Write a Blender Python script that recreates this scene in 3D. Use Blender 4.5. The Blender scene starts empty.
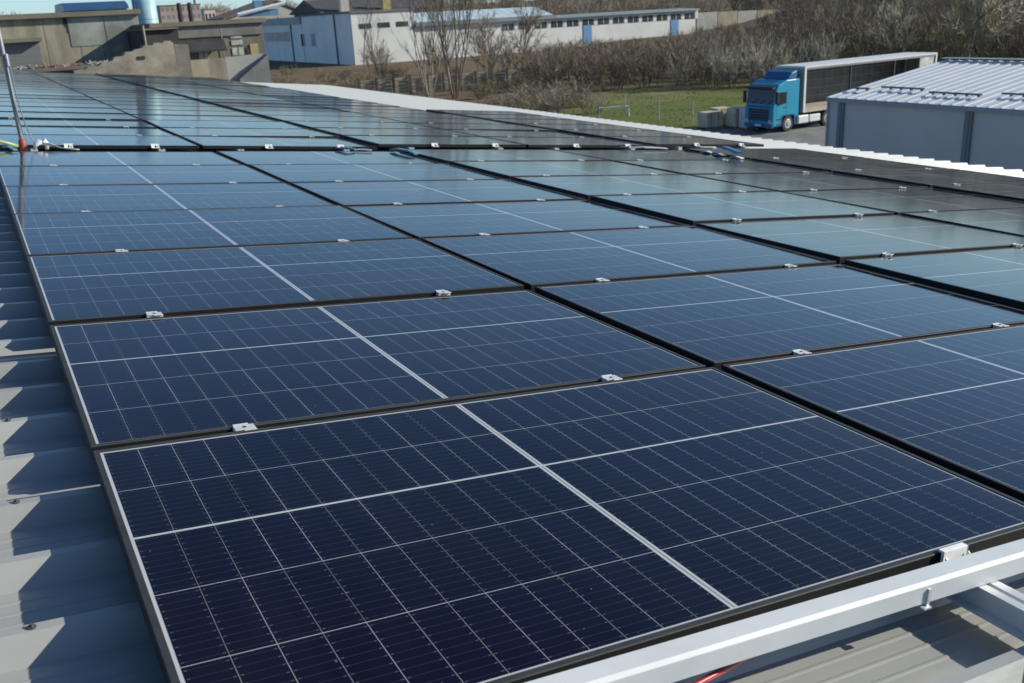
import bpy, bmesh, math, random
from mathutils import Matrix, Vector
random.seed(7)
S = bpy.context.scene
COL = S.collection
R = math.radians

# ------------------------------------------------------------------ camera
CAM = Vector((-0.09585, -1.05227, 0.87586))
CX = Vector((0.8730374, -0.4850204, -0.0506059)); CY = Vector((-0.1994766, -0.2604964, -0.9446432)); CZ = Vector((0.4449886, 0.8348035, -0.3241733))   # right, down, forward
cam_d = bpy.data.cameras.new('camera'); cam = bpy.data.objects.new('camera', cam_d); COL.objects.link(cam)
cam_d.sensor_width = 36; cam_d.lens = 36*960.876/1024
cam_d.clip_start = 0.05; cam_d.clip_end = 6000
m = Matrix.Identity(4)
for i in range(3):
    m[i][0] = CX[i]; m[i][1] = -CY[i]; m[i][2] = -CZ[i]; m[i][3] = CAM[i]
cam.matrix_world = m
cam_d.dof.use_dof = True; cam_d.dof.focus_distance = 2.7; cam_d.dof.aperture_fstop = 9
S.camera = cam

# ------------------------------------------------------------------ light
SUN = Vector((1.552, -0.68, 0.833)).normalized()
EL = math.asin(SUN.z); AZ = math.atan2(SUN.x, SUN.y)
w = bpy.data.worlds.new('World'); S.world = w; w.use_nodes = True
nt = w.node_tree; bg = nt.nodes['Background']
sky = nt.nodes.new('ShaderNodeTexSky'); sky.sky_type = 'NISHITA'; sky.sun_disc = False
sky.sun_elevation = EL; sky.sun_rotation = AZ; sky.altitude = 200; sky.air_density = 0.7; sky.dust_density = 0.35; sky.ozone_density = 5.0
tint = nt.nodes.new('ShaderNodeMix'); tint.data_type = 'RGBA'; tint.blend_type = 'MULTIPLY'; tint.inputs[0].default_value = 1.0
tint.inputs[7].default_value = (1.0, 1.0, 0.92, 1)             # daylight white balance of the photograph
nt.links.new(sky.outputs[0], tint.inputs[6]); nt.links.new(tint.outputs[2], bg.inputs[0]); bg.inputs[1].default_value = 0.135
sl = bpy.data.lights.new('sun', 'SUN'); sl.energy = 4.6; sl.angle = R(0.53); sl.color = (1.0, 0.945, 0.82)
so = bpy.data.objects.new('sun', sl); COL.objects.link(so)
so.rotation_euler = SUN.to_track_quat('Z', 'Y').to_euler(); so.location = SUN*60
S.view_settings.view_transform = 'Standard'; S.view_settings.look = 'None'
S.view_settings.exposure = 0.2; S.view_settings.gamma = 1
S.render.resolution_x = 1024; S.render.resolution_y = 683

# ------------------------------------------------------------------ helpers
def node(nt, t, **k):
    n = nt.nodes.new(t)
    for a, b in k.items(): setattr(n, a, b)
    return n
def math_(nt, op, a, b=None, c=None):
    n = nt.nodes.new('ShaderNodeMath'); n.operation = op
    for i, v in enumerate((a, b, c)):
        if v is None: continue
        if isinstance(v, (int, float)): n.inputs[i].default_value = v
        else: nt.links.new(v, n.inputs[i])
    return n.outputs[0]
def mixc(nt, f, a, b):
    n = nt.nodes.new('ShaderNodeMix'); n.data_type = 'RGBA'
    for i, v in ((0, f), (6, a), (7, b)):
        if isinstance(v, (int, float)): n.inputs[i].default_value = v
        elif isinstance(v, tuple): n.inputs[i].default_value = (*v, 1)
        else: nt.links.new(v, n.inputs[i])
    return n.outputs[2]
def mat(name, col, rough=0.6, metal=0.0, var=0.0, scale=3.0, col2=None, bump=0.0, bscale=None, detail=5, spec=0.5, rvar=0.0, stretch=None):
    """principled surface with procedural variation of colour, roughness and relief"""
    M = bpy.data.materials.new(name); M.use_nodes = True
    nt = M.node_tree; b = nt.nodes['Principled BSDF']
    b.inputs['Roughness'].default_value = rough; b.inputs['Metallic'].default_value = metal
    b.inputs['Specular IOR Level'].default_value = spec
    tc = node(nt, 'ShaderNodeTexCoord'); vec = tc.outputs['Object']
    if stretch:
        mp = node(nt, 'ShaderNodeMapping'); mp.inputs['Scale'].default_value = stretch
        nt.links.new(vec, mp.inputs[0]); vec = mp.outputs[0]
    nz = node(nt, 'ShaderNodeTexNoise'); nz.inputs['Scale'].default_value = scale; nz.inputs['Detail'].default_value = detail
    nz.inputs['Roughness'].default_value = 0.62
    nt.links.new(vec, nz.inputs['Vector'])
    if col2 is None: col2 = tuple(c*(1-var) for c in col); col1 = tuple(min(1, c*(1+var)) for c in col)
    else: col1 = col
    rp = node(nt, 'ShaderNodeMapRange'); rp.inputs[1].default_value = 0.36; rp.inputs[2].default_value = 0.64
    nt.links.new(nz.outputs['Fac'], rp.inputs[0])
    nt.links.new(mixc(nt, rp.outputs[0], col2, col1), b.inputs['Base Color'])
    if rvar:
        nt.links.new(math_(nt, 'MULTIPLY_ADD', nz.outputs['Fac'], rvar*2, rough-rvar), b.inputs['Roughness'])
    if bump:
        n2 = node(nt, 'ShaderNodeTexNoise'); n2.inputs['Scale'].default_value = bscale or scale*4; n2.inputs['Detail'].default_value = 4
        nt.links.new(vec, n2.inputs['Vector'])
        bp = node(nt, 'ShaderNodeBump'); bp.inputs['Strength'].default_value = bump; bp.inputs['Distance'].default_value = 0.02
        nt.links.new(n2.outputs['Fac'], bp.inputs['Height']); nt.links.new(bp.outputs[0], b.inputs['Normal'])
    return M

WORLD = set()                                                    # things whose parts are given in world coordinates
class MB:
    """collects faces for ONE mesh object"""
    def __init__(s): s.v = []; s.f = []; s.m = []
    def add(s, vs, fs, mi=0):
        o = len(s.v); s.v += [tuple(p) for p in vs]; s.f += [tuple(i+o for i in f) for f in fs]; s.m += [mi]*len(fs)
    def box(s, x0, x1, y0, y1, z0, z1, mi=0):
        x0, x1 = min(x0, x1), max(x0, x1); y0, y1 = min(y0, y1), max(y0, y1); z0, z1 = min(z0, z1), max(z0, z1)
        s.add([(x0,y0,z0),(x1,y0,z0),(x1,y1,z0),(x0,y1,z0),(x0,y0,z1),(x1,y0,z1),(x1,y1,z1),(x0,y1,z1)],
              [(0,3,2,1),(4,5,6,7),(0,1,5,4),(1,2,6,5),(2,3,7,6),(3,0,4,7)], mi); return s
    def prism(s, poly, axis, a, b, mi=0):
        """extrude a 2D polygon along axis 0/1/2 from a to b"""
        n = len(poly)
        def P(p, t):
            q = [p[0], p[1]]; q.insert(axis, t); return tuple(q)
        vs = [P(p, a) for p in poly]+[P(p, b) for p in poly]
        fs = [tuple(range(n))[::-1], tuple(range(n, 2*n))]+[(i, (i+1) % n, n+(i+1) % n, n+i) for i in range(n)]
        s.add(vs, fs, mi); return s
    def tube(s, pts, rad, n=8, mi=0, cap=True):
        pts = [Vector(p) for p in pts]
        if not isinstance(rad, (list, tuple)): rad = [rad]*len(pts)
        rings = []; vs = []
        up = None
        for i, p in enumerate(pts):
            d = (pts[min(i+1, len(pts)-1)]-pts[max(i-1, 0)])
            d = d.normalized() if d.length > 1e-9 else Vector((0,0,1))
            if up is None: up = Vector((0,0,1)) if abs(d.z) < .9 else Vector((1,0,0))
            a = d.cross(up); a = a.normalized() if a.length > 1e-6 else d.orthogonal().normalized()
            b = a.cross(d).normalized()
            vs += [p+(a*math.cos(t*2*math.pi/n)+b*math.sin(t*2*math.pi/n))*rad[i] for t in range(n)]
        fs = []
        for i in range(len(pts)-1):
            for t in range(n):
                fs.append((i*n+t, i*n+(t+1) % n, (i+1)*n+(t+1) % n, (i+1)*n+t))
        if cap: fs += [tuple(range(n))[::-1], tuple((len(pts)-1)*n+t for t in range(n))]
        s.add(vs, fs, mi); return s
    def build(s, name, mats, parent=None, mw=None, smooth=False, bevel=0):
        rt = parent
        while rt is not None and rt.parent is not None: rt = rt.parent
        if rt is not None and rt.name in WORLD:
            L = rt.location; s.v = [(x-L.x, y-L.y, z-L.z) for x, y, z in s.v]
        me = bpy.data.meshes.new(name); me.from_pydata(s.v, [], s.f); me.validate()
        if not isinstance(mats, (list, tuple)): mats = [mats]
        for q in mats: me.materials.append(q)
        for p, i in zip(me.polygons, s.m): p.material_index = i
        bm = bmesh.new(); bm.from_mesh(me); bmesh.ops.recalc_face_normals(bm, faces=bm.faces)
        bm.to_mesh(me); bm.free()
        if smooth: me.polygons.foreach_set('use_smooth', [True]*len(me.polygons))
        o = bpy.data.objects.new(name, me); COL.objects.link(o)
        if parent: o.parent = parent
        if mw is not None: o.matrix_world = mw
        if bevel:
            bv = o.modifiers.new('bevel', 'BEVEL'); bv.width = bevel; bv.segments = 2; bv.limit_method = 'ANGLE'
        return o
def tag(o, label, cat, group=None):
    o['label'] = label; o['category'] = cat
    if group: o['group'] = group
    return o
def empty(name, loc, label, cat, group=None, mw=None, world=False):
    o = bpy.data.objects.new(name, None); COL.objects.link(o); o.empty_display_size = .2
    if mw is not None: o.matrix_world = mw
    else: o.location = loc
    if world: WORLD.add(o.name)
    return tag(o, label, cat, group)
def stt(o, kind='structure'): o['kind'] = kind; return o
def copy_tree(o, parent=None):
    c = o.copy(); COL.objects.link(c)
    if parent is not None: c.parent = parent
    for ch in list(o.children): copy_tree(ch, c)
    return c
ORD = ['first','second','third','fourth','fifth','sixth','seventh','eighth','ninth','tenth','eleventh','twelfth','thirteenth',
       'fourteenth','fifteenth','sixteenth','seventeenth','eighteenth','nineteenth','twentieth','twenty-first','twenty-second']

# roof frame: u down the slope (to the right), v along the eave (away), n off the roof
SL = R(6.36)
U = Vector((math.cos(SL), 0, -math.sin(SL))); V = Vector((0, 1, 0.0017)).normalized(); N = U.cross(V)
def RM(u, v, n, rz=0.0, rx=0.0, ry=0.0):
    m = Matrix.Identity(4)
    p = U*u+V*v+N*n
    for i in range(3):
        m[i][0] = U[i]; m[i][1] = V[i]; m[i][2] = N[i]; m[i][3] = p[i]
    return m @ Matrix.Rotation(rz, 4, 'Z') @ Matrix.Rotation(rx, 4, 'X') @ Matrix.Rotation(ry, 4, 'Y')
RM0 = RM(0, 0, 0)
G = -7.424                                                       # yard level

# ------------------------------------------------------------------ materials
def sheet_material():
    M = mat('roof_sheet_paint', (.345,.35,.335), .32, 0, .09, 1.6, bump=.05, bscale=26, rvar=.08, stretch=(.35,1,1))
    nt = M.node_tree; b = nt.nodes['Principled BSDF']; src = b.inputs['Base Color'].links[0].from_socket
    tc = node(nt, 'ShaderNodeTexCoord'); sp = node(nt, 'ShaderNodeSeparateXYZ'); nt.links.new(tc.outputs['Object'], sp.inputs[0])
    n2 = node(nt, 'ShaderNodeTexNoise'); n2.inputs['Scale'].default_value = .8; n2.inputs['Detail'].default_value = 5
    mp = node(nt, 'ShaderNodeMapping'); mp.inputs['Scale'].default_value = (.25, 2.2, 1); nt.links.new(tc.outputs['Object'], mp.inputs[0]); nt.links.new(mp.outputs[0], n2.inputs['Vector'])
    eave_mix = node(nt, 'ShaderNodeMapRange'); eave_mix.inputs[1].default_value = 4; eave_mix.inputs[2].default_value = 8; nt.links.new(sp.outputs[0], eave_mix.inputs[0])
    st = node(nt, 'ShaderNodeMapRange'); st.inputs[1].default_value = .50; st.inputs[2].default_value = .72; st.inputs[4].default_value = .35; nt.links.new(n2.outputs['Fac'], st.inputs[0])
    streaked = mixc(nt, st.outputs[0], src, (.17,.165,.145))
    nt.links.new(mixc(nt, eave_mix.outputs[0], streaked, (.49,.505,.49)), b.inputs['Base Color'])  # streaked tone on the ridge side, plain and paler towards the eave
    return M
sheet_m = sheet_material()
alu = mat('anodised_aluminium', (.62,.64,.645), .38, .35, .05, 9, rvar=.06)
clampm = mat('bright_clamp_aluminium', (.62,.62,.60), .42, .2, .05, 40)
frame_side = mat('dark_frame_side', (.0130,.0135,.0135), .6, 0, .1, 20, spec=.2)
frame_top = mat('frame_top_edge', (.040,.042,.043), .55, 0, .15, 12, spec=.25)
frame_edge = mat('frame_edge_highlight', (.045,.046,.045), .6, 0, .12, 15, spec=.2)  # edge highlight painted into the chamfer, slightly lighter than the frame top
wp = mat('white_plastic', (.72,.73,.72), .45, 0, .06, 20)
boltm = mat('bolt_steel', (.10,.10,.10), .4, .8, .1, 50)
grey_wall = mat('grey_cladding', (.42,.44,.44), .55, 0, .04, .6, bump=.02, bscale=2)

def glass_material():
    M = bpy.data.materials.new('solar_glass'); M.use_nodes = True
    nt = M.node_tree; b = nt.nodes['Principled BSDF']
    tc = node(nt, 'ShaderNodeTexCoord'); sp = node(nt, 'ShaderNodeSeparateXYZ'); nt.links.new(tc.outputs['Object'], sp.inputs[0])
    x, y = sp.outputs[0], sp.outputs[1]
    W, H = 1.754, 1.096
    xm = math_(nt, 'ABSOLUTE', math_(nt, 'SUBTRACT', x, W/2))            # distance from the middle line
    xs = math_(nt, 'SUBTRACT', xm, .008)
    pit = .0716
    dcol = math_(nt, 'PINGPONG', xs, pit/2)
    row = .2154; y0 = (H-5*row)/2
    ys = math_(nt, 'SUBTRACT', y, y0)
    drow = math_(nt, 'PINGPONG', ys, row/2)
    # broken gap lines: some shimmer brighter than others
    ci = math_(nt, 'FLOOR', math_(nt, 'ADD', math_(nt, 'DIVIDE', math_(nt, 'SUBTRACT', x, W/2), pit), .5))
    ri = math_(nt, 'FLOOR', math_(nt, 'DIVIDE', ys, row))
    cv = node(nt, 'ShaderNodeCombineXYZ'); nt.links.new(ci, cv.inputs[0]); nt.links.new(ri, cv.inputs[1])
    oi = node(nt, 'ShaderNodeObjectInfo'); nt.links.new(math_(nt, 'MULTIPLY', oi.outputs['Random'], 91.0), cv.inputs[2])
    wn = node(nt, 'ShaderNodeTexWhiteNoise'); nt.links.new(cv.outputs[0], wn.inputs[0])
    lcol = math_(nt, 'MULTIPLY', math_(nt, 'LESS_THAN', dcol, .00046), math_(nt, 'MULTIPLY_ADD', wn.outputs[0], .80, .20))
    lrow = math_(nt, 'MULTIPLY', math_(nt, 'LESS_THAN', drow, .0009), .80)
    brow = math_(nt, 'LESS_THAN', math_(nt, 'ABSOLUTE', math_(nt, 'SUBTRACT', ys, 3*row)), .0036)
    mid = math_(nt, 'LESS_THAN', xm, .0075)
    midc = math_(nt, 'MULTIPLY', math_(nt, 'LESS_THAN', xm, .0022), .55)
    mid = math_(nt, 'SUBTRACT', mid, midc)
    # white border of the laminate
    bx = math_(nt, 'GREATER_THAN', xs, 12*pit); by = math_(nt, 'GREATER_THAN', math_(nt, 'ABSOLUTE', math_(nt, 'SUBTRACT', y, H/2)), 2.5*row)
    border = math_(nt, 'MAXIMUM', bx, by)
    # silver ribbons along the cells with solder pads near the cell edges
    drib = math_(nt, 'PINGPONG', math_(nt, 'SUBTRACT', ys, row/20), row/20)
    rib = math_(nt, 'MULTIPLY', math_(nt, 'LESS_THAN', drib, .00040), .075)
    pads = math_(nt, 'MULTIPLY', math_(nt, 'MULTIPLY', math_(nt, 'LESS_THAN', drib, .0010), math_(nt, 'LESS_THAN', math_(nt, 'ABSOLUTE', math_(nt, 'SUBTRACT', dcol, .0055)), .0022)), .20)
    a = math_(nt, 'MAXIMUM', math_(nt, 'MAXIMUM', lcol, lrow), math_(nt, 'MAXIMUM', brow, mid))
    a = math_(nt, 'MAXIMUM', a, math_(nt, 'MAXIMUM', rib, pads))
    a = math_(nt, 'MAXIMUM', a, math_(nt, 'MULTIPLY', border, 1.0))
    # cells: very dark blue, each string a touch different; thin dust film and specks
    cell = mixc(nt, wn.outputs[0], (.0024,.0020,.0085), (.0036,.0031,.0130))
    nz = node(nt, 'ShaderNodeTexNoise'); nz.inputs['Scale'].default_value = 2.2; nz.inputs['Detail'].default_value = 6
    ad = node(nt, 'ShaderNodeVectorMath'); ad.operation = 'ADD'
    nt.links.new(tc.outputs['Object'], ad.inputs[0]); nt.links.new(cv.outputs[0], ad.inputs[1])
    cv2 = node(nt, 'ShaderNodeCombineXYZ'); nt.links.new(math_(nt, 'MULTIPLY', oi.outputs['Random'], 37.0), cv2.inputs[2])
    ad.inputs[1].default_value = (0,0,0)
    nt.links.remove(ad.inputs[1].links[0]); nt.links.new(cv2.outputs[0], ad.inputs[1])
    nt.links.new(ad.outputs[0], nz.inputs['Vector'])
    dust = node(nt, 'ShaderNodeMapRange'); nt.links.new(nz.outputs['Fac'], dust.inputs[0])
    dust.inputs[1].default_value = .4; dust.inputs[2].default_value = .75; dust.inputs[3].default_value = 0.0; dust.inputs[4].default_value = .012
    vo = node(nt, 'ShaderNodeTexVoronoi'); vo.inputs['Scale'].default_value = 26; nt.links.new(ad.outputs[0], vo.inputs['Vector'])
    sepc = node(nt, 'ShaderNodeSeparateColor'); nt.links.new(vo.outputs['Color'], sepc.inputs[0])
    speck = math_(nt, 'MULTIPLY', math_(nt, 'LESS_THAN', vo.outputs['Distance'], .035), math_(nt, 'GREATER_THAN', sepc.outputs[0], .66))
    pv = node(nt, 'ShaderNodeMapRange'); pv.inputs[3].default_value = .75; pv.inputs[4].default_value = 1.35; nt.links.new(oi.outputs['Random'], pv.inputs[0])
    vm = node(nt, 'ShaderNodeVectorMath'); vm.operation = 'SCALE'; nt.links.new(cell, vm.inputs[0]); nt.links.new(pv.outputs[0], vm.inputs['Scale'])
    col = mixc(nt, a, vm.outputs[0], (.46,.48,.49))
    col = mixc(nt, dust.outputs[0], col, (.36,.36,.36))
    edge = node(nt, 'ShaderNodeMapRange'); edge.inputs[1].default_value = W-.10; edge.inputs[2].default_value = W-.005; edge.inputs[4].default_value = .05; nt.links.new(x, edge.inputs[0])
    col = mixc(nt, math_(nt, 'MULTIPLY', edge.outputs[0], nz.outputs['Fac']), col, (.33,.32,.29))   # dirt washed down to the lower frame
    col = mixc(nt, math_(nt, 'MULTIPLY', speck, .55), col, (.42,.41,.38))
    nt.links.new(col, b.inputs['Base Color'])
    b.inputs['IOR'].default_value = 1.34
    nt.links.new(math_(nt, 'MULTIPLY_ADD', nz.outputs['Fac'], .06, .065), b.inputs['Roughness'])
    return M
glass_m = glass_material()
glass_side = mat('laminate_edge', (.02,.02,.025), .5)

# ------------------------------------------------------------------ terrain
def sstep(a, b, t):
    t = max(0, min(1, (t-a)/(b-a))); return t*t*(3-2*t)
def gz(x, y):
    """height of the land"""
    r = math.hypot(x, y); az = math.degrees(math.atan2(x, y))
    h = 0.0
    if y > -50:
        h += 8.0*sstep(125, 300, r)*sstep(39, 47, az)*(1-sstep(100, 130, az))
        h += 1.5*sstep(190, 240, r)*sstep(30, 37, az)*(1-sstep(39, 47, az))
    h += 15*sstep(420, 700, r)
    return G+h
def ground():
    mb = MB(); radii = [0, 6, 14, 25, 40, 60, 80, 100, 120, 140, 160, 180, 200, 225, 250, 280, 320, 380, 460, 560, 680, 850, 1100, 1600, 2500, 4000]
    na = 120; vs = [(0,0,G)]
    for r in radii[1:]:
        for k in range(na):
            a = 2*math.pi*k/na; x, y = r*math.sin(a), r*math.cos(a)
            vs.append((x, y, gz(x, y)))
    fs = [(0, 1+(k+1) % na, 1+k) for k in range(na)]
    for i in range(len(radii)-2):
        for k in range(na):
            a = 1+i*na+k; b = 1+i*na+(k+1) % na; fs.append((a, b, b+na, a+na))
    mb.add(vs, fs)
    M = bpy.data.materials.new('earth'); M.use_nodes = True; nt = M.node_tree; b = nt.nodes['Principled BSDF']
    tc = node(nt, 'ShaderNodeTexCoord')
    n1 = node(nt, 'ShaderNodeTexNoise'); n1.inputs['Scale'].default_value = .11; n1.inputs['Detail'].default_value = 8; n1.inputs['Roughness'].default_value = .65
    n2 = node(nt, 'ShaderNodeTexNoise'); n2.inputs['Scale'].default_value = 1.4; n2.inputs['Detail'].default_value = 6; n2.inputs['Roughness'].default_value = .7
    nt.links.new(tc.outputs['Object'], n1.inputs['Vector']); nt.links.new(tc.outputs['Object'], n2.inputs['Vector'])
    r1 = node(nt, 'ShaderNodeMapRange'); r1.inputs[1].default_value = .52; r1.inputs[2].default_value = .72; nt.links.new(n1.outputs['Fac'], r1.inputs[0])
    r2 = node(nt, 'ShaderNodeMapRange'); r2.inputs[1].default_value = .35; r2.inputs[2].default_value = .65; nt.links.new(n2.outputs['Fac'], r2.inputs[0])
    soil = mixc(nt, r2.outputs[0], (.11,.08,.052), (.22,.165,.105)); gr = mixc(nt, r2.outputs[0], (.06,.07,.025), (.13,.13,.055))
    nt.links.new(mixc(nt, r1.outputs[0], soil, gr), b.inputs['Base Color']); b.inputs['Roughness'].default_value = .95
    b.inputs['Specular IOR Level'].default_value = .1
    stt(mb.build('ground', M))
ground()

def sheet(name, poly, z, M, jitter=0, n=1):
    mb = MB(); mb.add([(x, y, z) for x, y in poly], [tuple(range(len(poly)))])
    return stt(mb.build(name, M))
asph = mat('yard_asphalt', (.20,.20,.19), .85, 0, .25, .5, bump=.1, bscale=8, spec=.2)
sheet('yard', [(-30,-40),(70,-40),(76,50),(60,50.6),(47.6,52.6),(41,53.4),(30,55),(-30,60)], G+.004, asph)
def lawn_mat():
    M = bpy.data.materials.new('lawn_grass'); M.use_nodes = True; nt = M.node_tree; b = nt.nodes['Principled BSDF']
    tc = node(nt, 'ShaderNodeTexCoord')
    n1 = node(nt, 'ShaderNodeTexNoise'); n1.inputs['Scale'].default_value = .16; n1.inputs['Detail'].default_value = 9; n1.inputs['Roughness'].default_value = .68
    n2 = node(nt, 'ShaderNodeTexNoise'); n2.inputs['Scale'].default_value = 2.5; n2.inputs['Detail'].default_value = 5
    nt.links.new(tc.outputs['Object'], n1.inputs['Vector']); nt.links.new(tc.outputs['Object'], n2.inputs['Vector'])
    sp = node(nt, 'ShaderNodeSeparateXYZ'); nt.links.new(tc.outputs['Object'], sp.inputs[0])
    far = node(nt, 'ShaderNodeMapRange'); far.inputs[1].default_value = 64; far.inputs[2].default_value = 92; far.inputs[3].default_value = -.12; far.inputs[4].default_value = .28
    nt.links.new(sp.outputs[1], far.inputs[0])
    f = math_(nt, 'ADD', n1.outputs['Fac'], far.outputs[0])
    r1 = node(nt, 'ShaderNodeMapRange'); r1.inputs[1].default_value = .42; r1.inputs[2].default_value = .66; nt.links.new(f, r1.inputs[0])
    g = mixc(nt, n2.outputs['Fac'], (.075,.11,.03), (.17,.19,.06)); st = mixc(nt, n2.outputs['Fac'], (.17,.15,.07), (.32,.27,.15))
    nt.links.new(mixc(nt, r1.outputs[0], g, st), b.inputs['Base Color']); b.inputs['Roughness'].default_value = .95; b.inputs['Specular IOR Level'].default_value = .1
    return M
sheet('lawn', [(30,55.2),(41,53.6),(47.6,52.8),(60,50.9),(76,51),(84,62),(88,76),(78,84),(66,88),(58,84),(50,79),(42,76),(34,76)], G+.008, lawn_mat())

def grass(name, n, M, lo, hi, fn):
    rr = random.Random(17); mb = MB()
    while n > 0:
        x = rr.uniform(40, 80); y = rr.uniform(53.5, 90)
        if not fn(x, y) or y < 53.6-(x-41)*.13: continue
        n -= 1; k = rr.random()*6.28; L = rr.uniform(lo, hi); a = Vector((math.cos(k), math.sin(k)))*L*.35; t = Vector((rr.gauss(0,.3), rr.gauss(0,.3)))*L
        mb.add([(x-a.x, y-a.y, G+.008), (x+a.x, y+a.y, G+.008), (x+t.x, y+t.y, G+L)], [(0,1,2)])
    o = stt(mb.build(name, M), 'stuff'); return o
o = grass('grass', 9000, mat('green_blades', (.14,.165,.05), .9, 0, .4, .25, spec=.1), .05, .12, lambda x, y: math.sin(x*.55+y*.2)+math.sin(y*.7-x*.3) > -.9); tag(o, 'green grass tufts on the lawn', 'grass')

# ------------------------------------------------------------------ the factory whose roof we stand on
PIT = .26; U_RIDGE = -9.0; U_EAVE = 11.43; V0 = .552-PIT*20; V1 = .552+PIT*128-.1
NC, NV = -.075, -.118                                             # crest and valley height
def roof_profile():
    pr = []; k = 0
    v = V0
    while v < V1:
        c = v
        a, b_ = c+.050, c+PIT-.050                               # valley extents behind this crest
        pr += [(c-.012, NC), (c+.012, NC), (a, NV)]
        for t in (.25, .5, .75):
            q = a+(b_-a)*t
            pr += [(q-.006, NV), (q-.002, NV+.0014), (q+.002, NV+.0014), (q+.006, NV)]
        pr += [(b_, NV)]
        v += PIT
    return pr
fac = empty('factory_building', (0, 0, G), 'long factory under the solar panels with a ribbed pale metal roof', 'building', world=True)
mb = MB(); pr = roof_profile()
us = [U_RIDGE, -4, -1.2, 0, 3, 6, 9, U_EAVE]
vs = []
for u in us: vs += [U*u+V*v+N*n for v, n in pr]
k = len(pr); fs = []
for i in range(len(us)-1):
    for j in range(k-1): fs.append((i*k+j, i*k+j+1, (i+1)*k+j+1, (i+1)*k+j))
o = len(vs)
for j in range(k):                                               # thin lower lip, so the sheet end shows an edge
    vs.append(U*U_EAVE+V*pr[j][0]+N*(pr[j][1]-.006))
for j in range(k-1): fs.append(((len(us)-1)*k+j, (len(us)-1)*k+j+1, o+j+1, o+j))
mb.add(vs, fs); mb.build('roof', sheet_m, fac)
mb = MB()                                                        # the other slope beyond the ridge
P0 = U*U_RIDGE
for j in range(k):
    v, n = pr[j]
    mb.v.append(tuple(P0+V*v+Vector((0, 0, n)))); mb.v.append((P0.x-20, v, P0.z-20*math.tan(SL)+n))
mb.f += [(2*j, 2*j+2, 2*j+3, 2*j+1) for j in range(k-1)]; mb.m += [0]*(k-1)
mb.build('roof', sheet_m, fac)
rr = random.Random(21); scm = mat('screw_washer', (.12,.12,.12), .5, .4, .2, 40); ns = 0
for k_ in range(-3, 34):
    for uu in (-.17, 1.10):
        if uu > 0 and k_ > 0 or ns >= 60: continue
        if uu < 0 and k_ % 2: continue
        P = U*(uu+rr.uniform(-.015,.015))+V*(.552+PIT*k_+rr.uniform(-.003,.003))+N*NC
        q = MB(); q.tube([P, P+N*.003], .0075, 10); q.tube([P+N*.003, P+N*.008], .004, 6); q.build('screw', scm, fac); ns += 1
xe = (U*(U_EAVE-.12)).x; ze = (U*(U_EAVE-.12)+N*(NV-.02)).z; vb0 = V0+.1; vb1 = V1-.3
mb = MB(); zr = (U*U_RIDGE+N*NV).z-.02; xr = (U*U_RIDGE).x; xl = xr-19.8; zl = zr-19.8*math.tan(SL)
mb.prism([(xe, G), (xe, ze), (xr, zr), (xl, zl), (xl, G)], 1, vb0, vb1); mb.build('wall', grey_wall, fac)

# ------------------------------------------------------------------ solar panels
W, H, GU, GV = 1.754, 1.096, .0532, .0510
PITV = H+GV
C0 = [0, W+GU, 2*W+GU+.04, 3*W+2*GU+.04, 4*W+2*GU+.08]
RAISE = [0, 0, .0226, .0226, .040]
V2 = 8.55
def dip(c, s_): return -s_*math.sin(R(-0.1)) if c == 4 else 0.0     # the last column leans a touch less than the roof
def nof(c, v): return RAISE[c]+.0014*max(0, v-8.4)
def make_panel():
    t = empty('solar_panel', (0,0,0), 'x', 'solar panel')
    fr = MB(); h = .030; x_ = .0095; e = .0035; ch = .0015; z1 = .0012; z2 = -.0012
    X, Y = W, H
    def ring(a, z): return [(a,a,z),(X-a,a,z),(X-a,Y-a,z),(a,Y-a,z)]
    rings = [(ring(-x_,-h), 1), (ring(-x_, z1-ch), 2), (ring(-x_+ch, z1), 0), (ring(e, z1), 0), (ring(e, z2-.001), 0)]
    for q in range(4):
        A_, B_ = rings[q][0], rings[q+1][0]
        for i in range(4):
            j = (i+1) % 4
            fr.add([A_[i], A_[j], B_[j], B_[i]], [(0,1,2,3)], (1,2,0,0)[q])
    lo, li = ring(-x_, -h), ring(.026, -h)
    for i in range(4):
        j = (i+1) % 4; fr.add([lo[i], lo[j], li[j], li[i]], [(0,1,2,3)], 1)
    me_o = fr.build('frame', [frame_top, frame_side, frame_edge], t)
    g = MB(); a = e+.0002
    g.add([(a,a,-.006),(X-a,a,-.006),(X-a,Y-a,-.006),(a,Y-a,-.006),(a,a,z2),(X-a,a,z2),(X-a,Y-a,z2),(a,Y-a,z2)], [(4,5,6,7)], 0)
    g.add(g.v[:8], [(0,3,2,1),(0,1,5,4),(1,2,6,5),(2,3,7,6),(3,0,4,7)], 1)
    gl = g.build('glass', [glass_m, glass_side], t)
    return t
proto = make_panel(); used = [False]
COLN = ['leftmost column', 'second column from the left', 'middle column', 'fourth column from the left', 'rightmost column']
NUM = ['one','two','three','four','five','six','seven','eight','nine','ten']
def panel(c, v, label, group, dn=0.0):
    p = proto if not used[0] else copy_tree(proto); used[0] = True
    rr = random.Random(hash((c, round(v*100))) & 0xffff)
    p.matrix_world = RM(C0[c], v, nof(c, v)+dn, 0, R(rr.gauss(0, .17 if c < 4 else .05)), R(rr.gauss(0, .10) if c < 4 else -.1+rr.gauss(0, .03)))
    p['label'] = label; p['group'] = group
NR2 = 21
for r in range(7):
    for c in range(5):
        near = 'nearest row of panels' if r == 0 else '%s row back in the near block' % ORD[r]
        panel(c, r*PITV, 'dark blue solar panel, %s, %s' % (near, COLN[c]), 'solar panels of the near block')
for r in range(NR2):
    for c in range(4):
        dn = .008 if (c == 0 and r >= 3) else 0
        panel(c, V2+r*PITV, 'blue solar panel, %s row past the gap, %s' % (ORD[r], COLN[c]), 'solar panels of the far block', dn)
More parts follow.
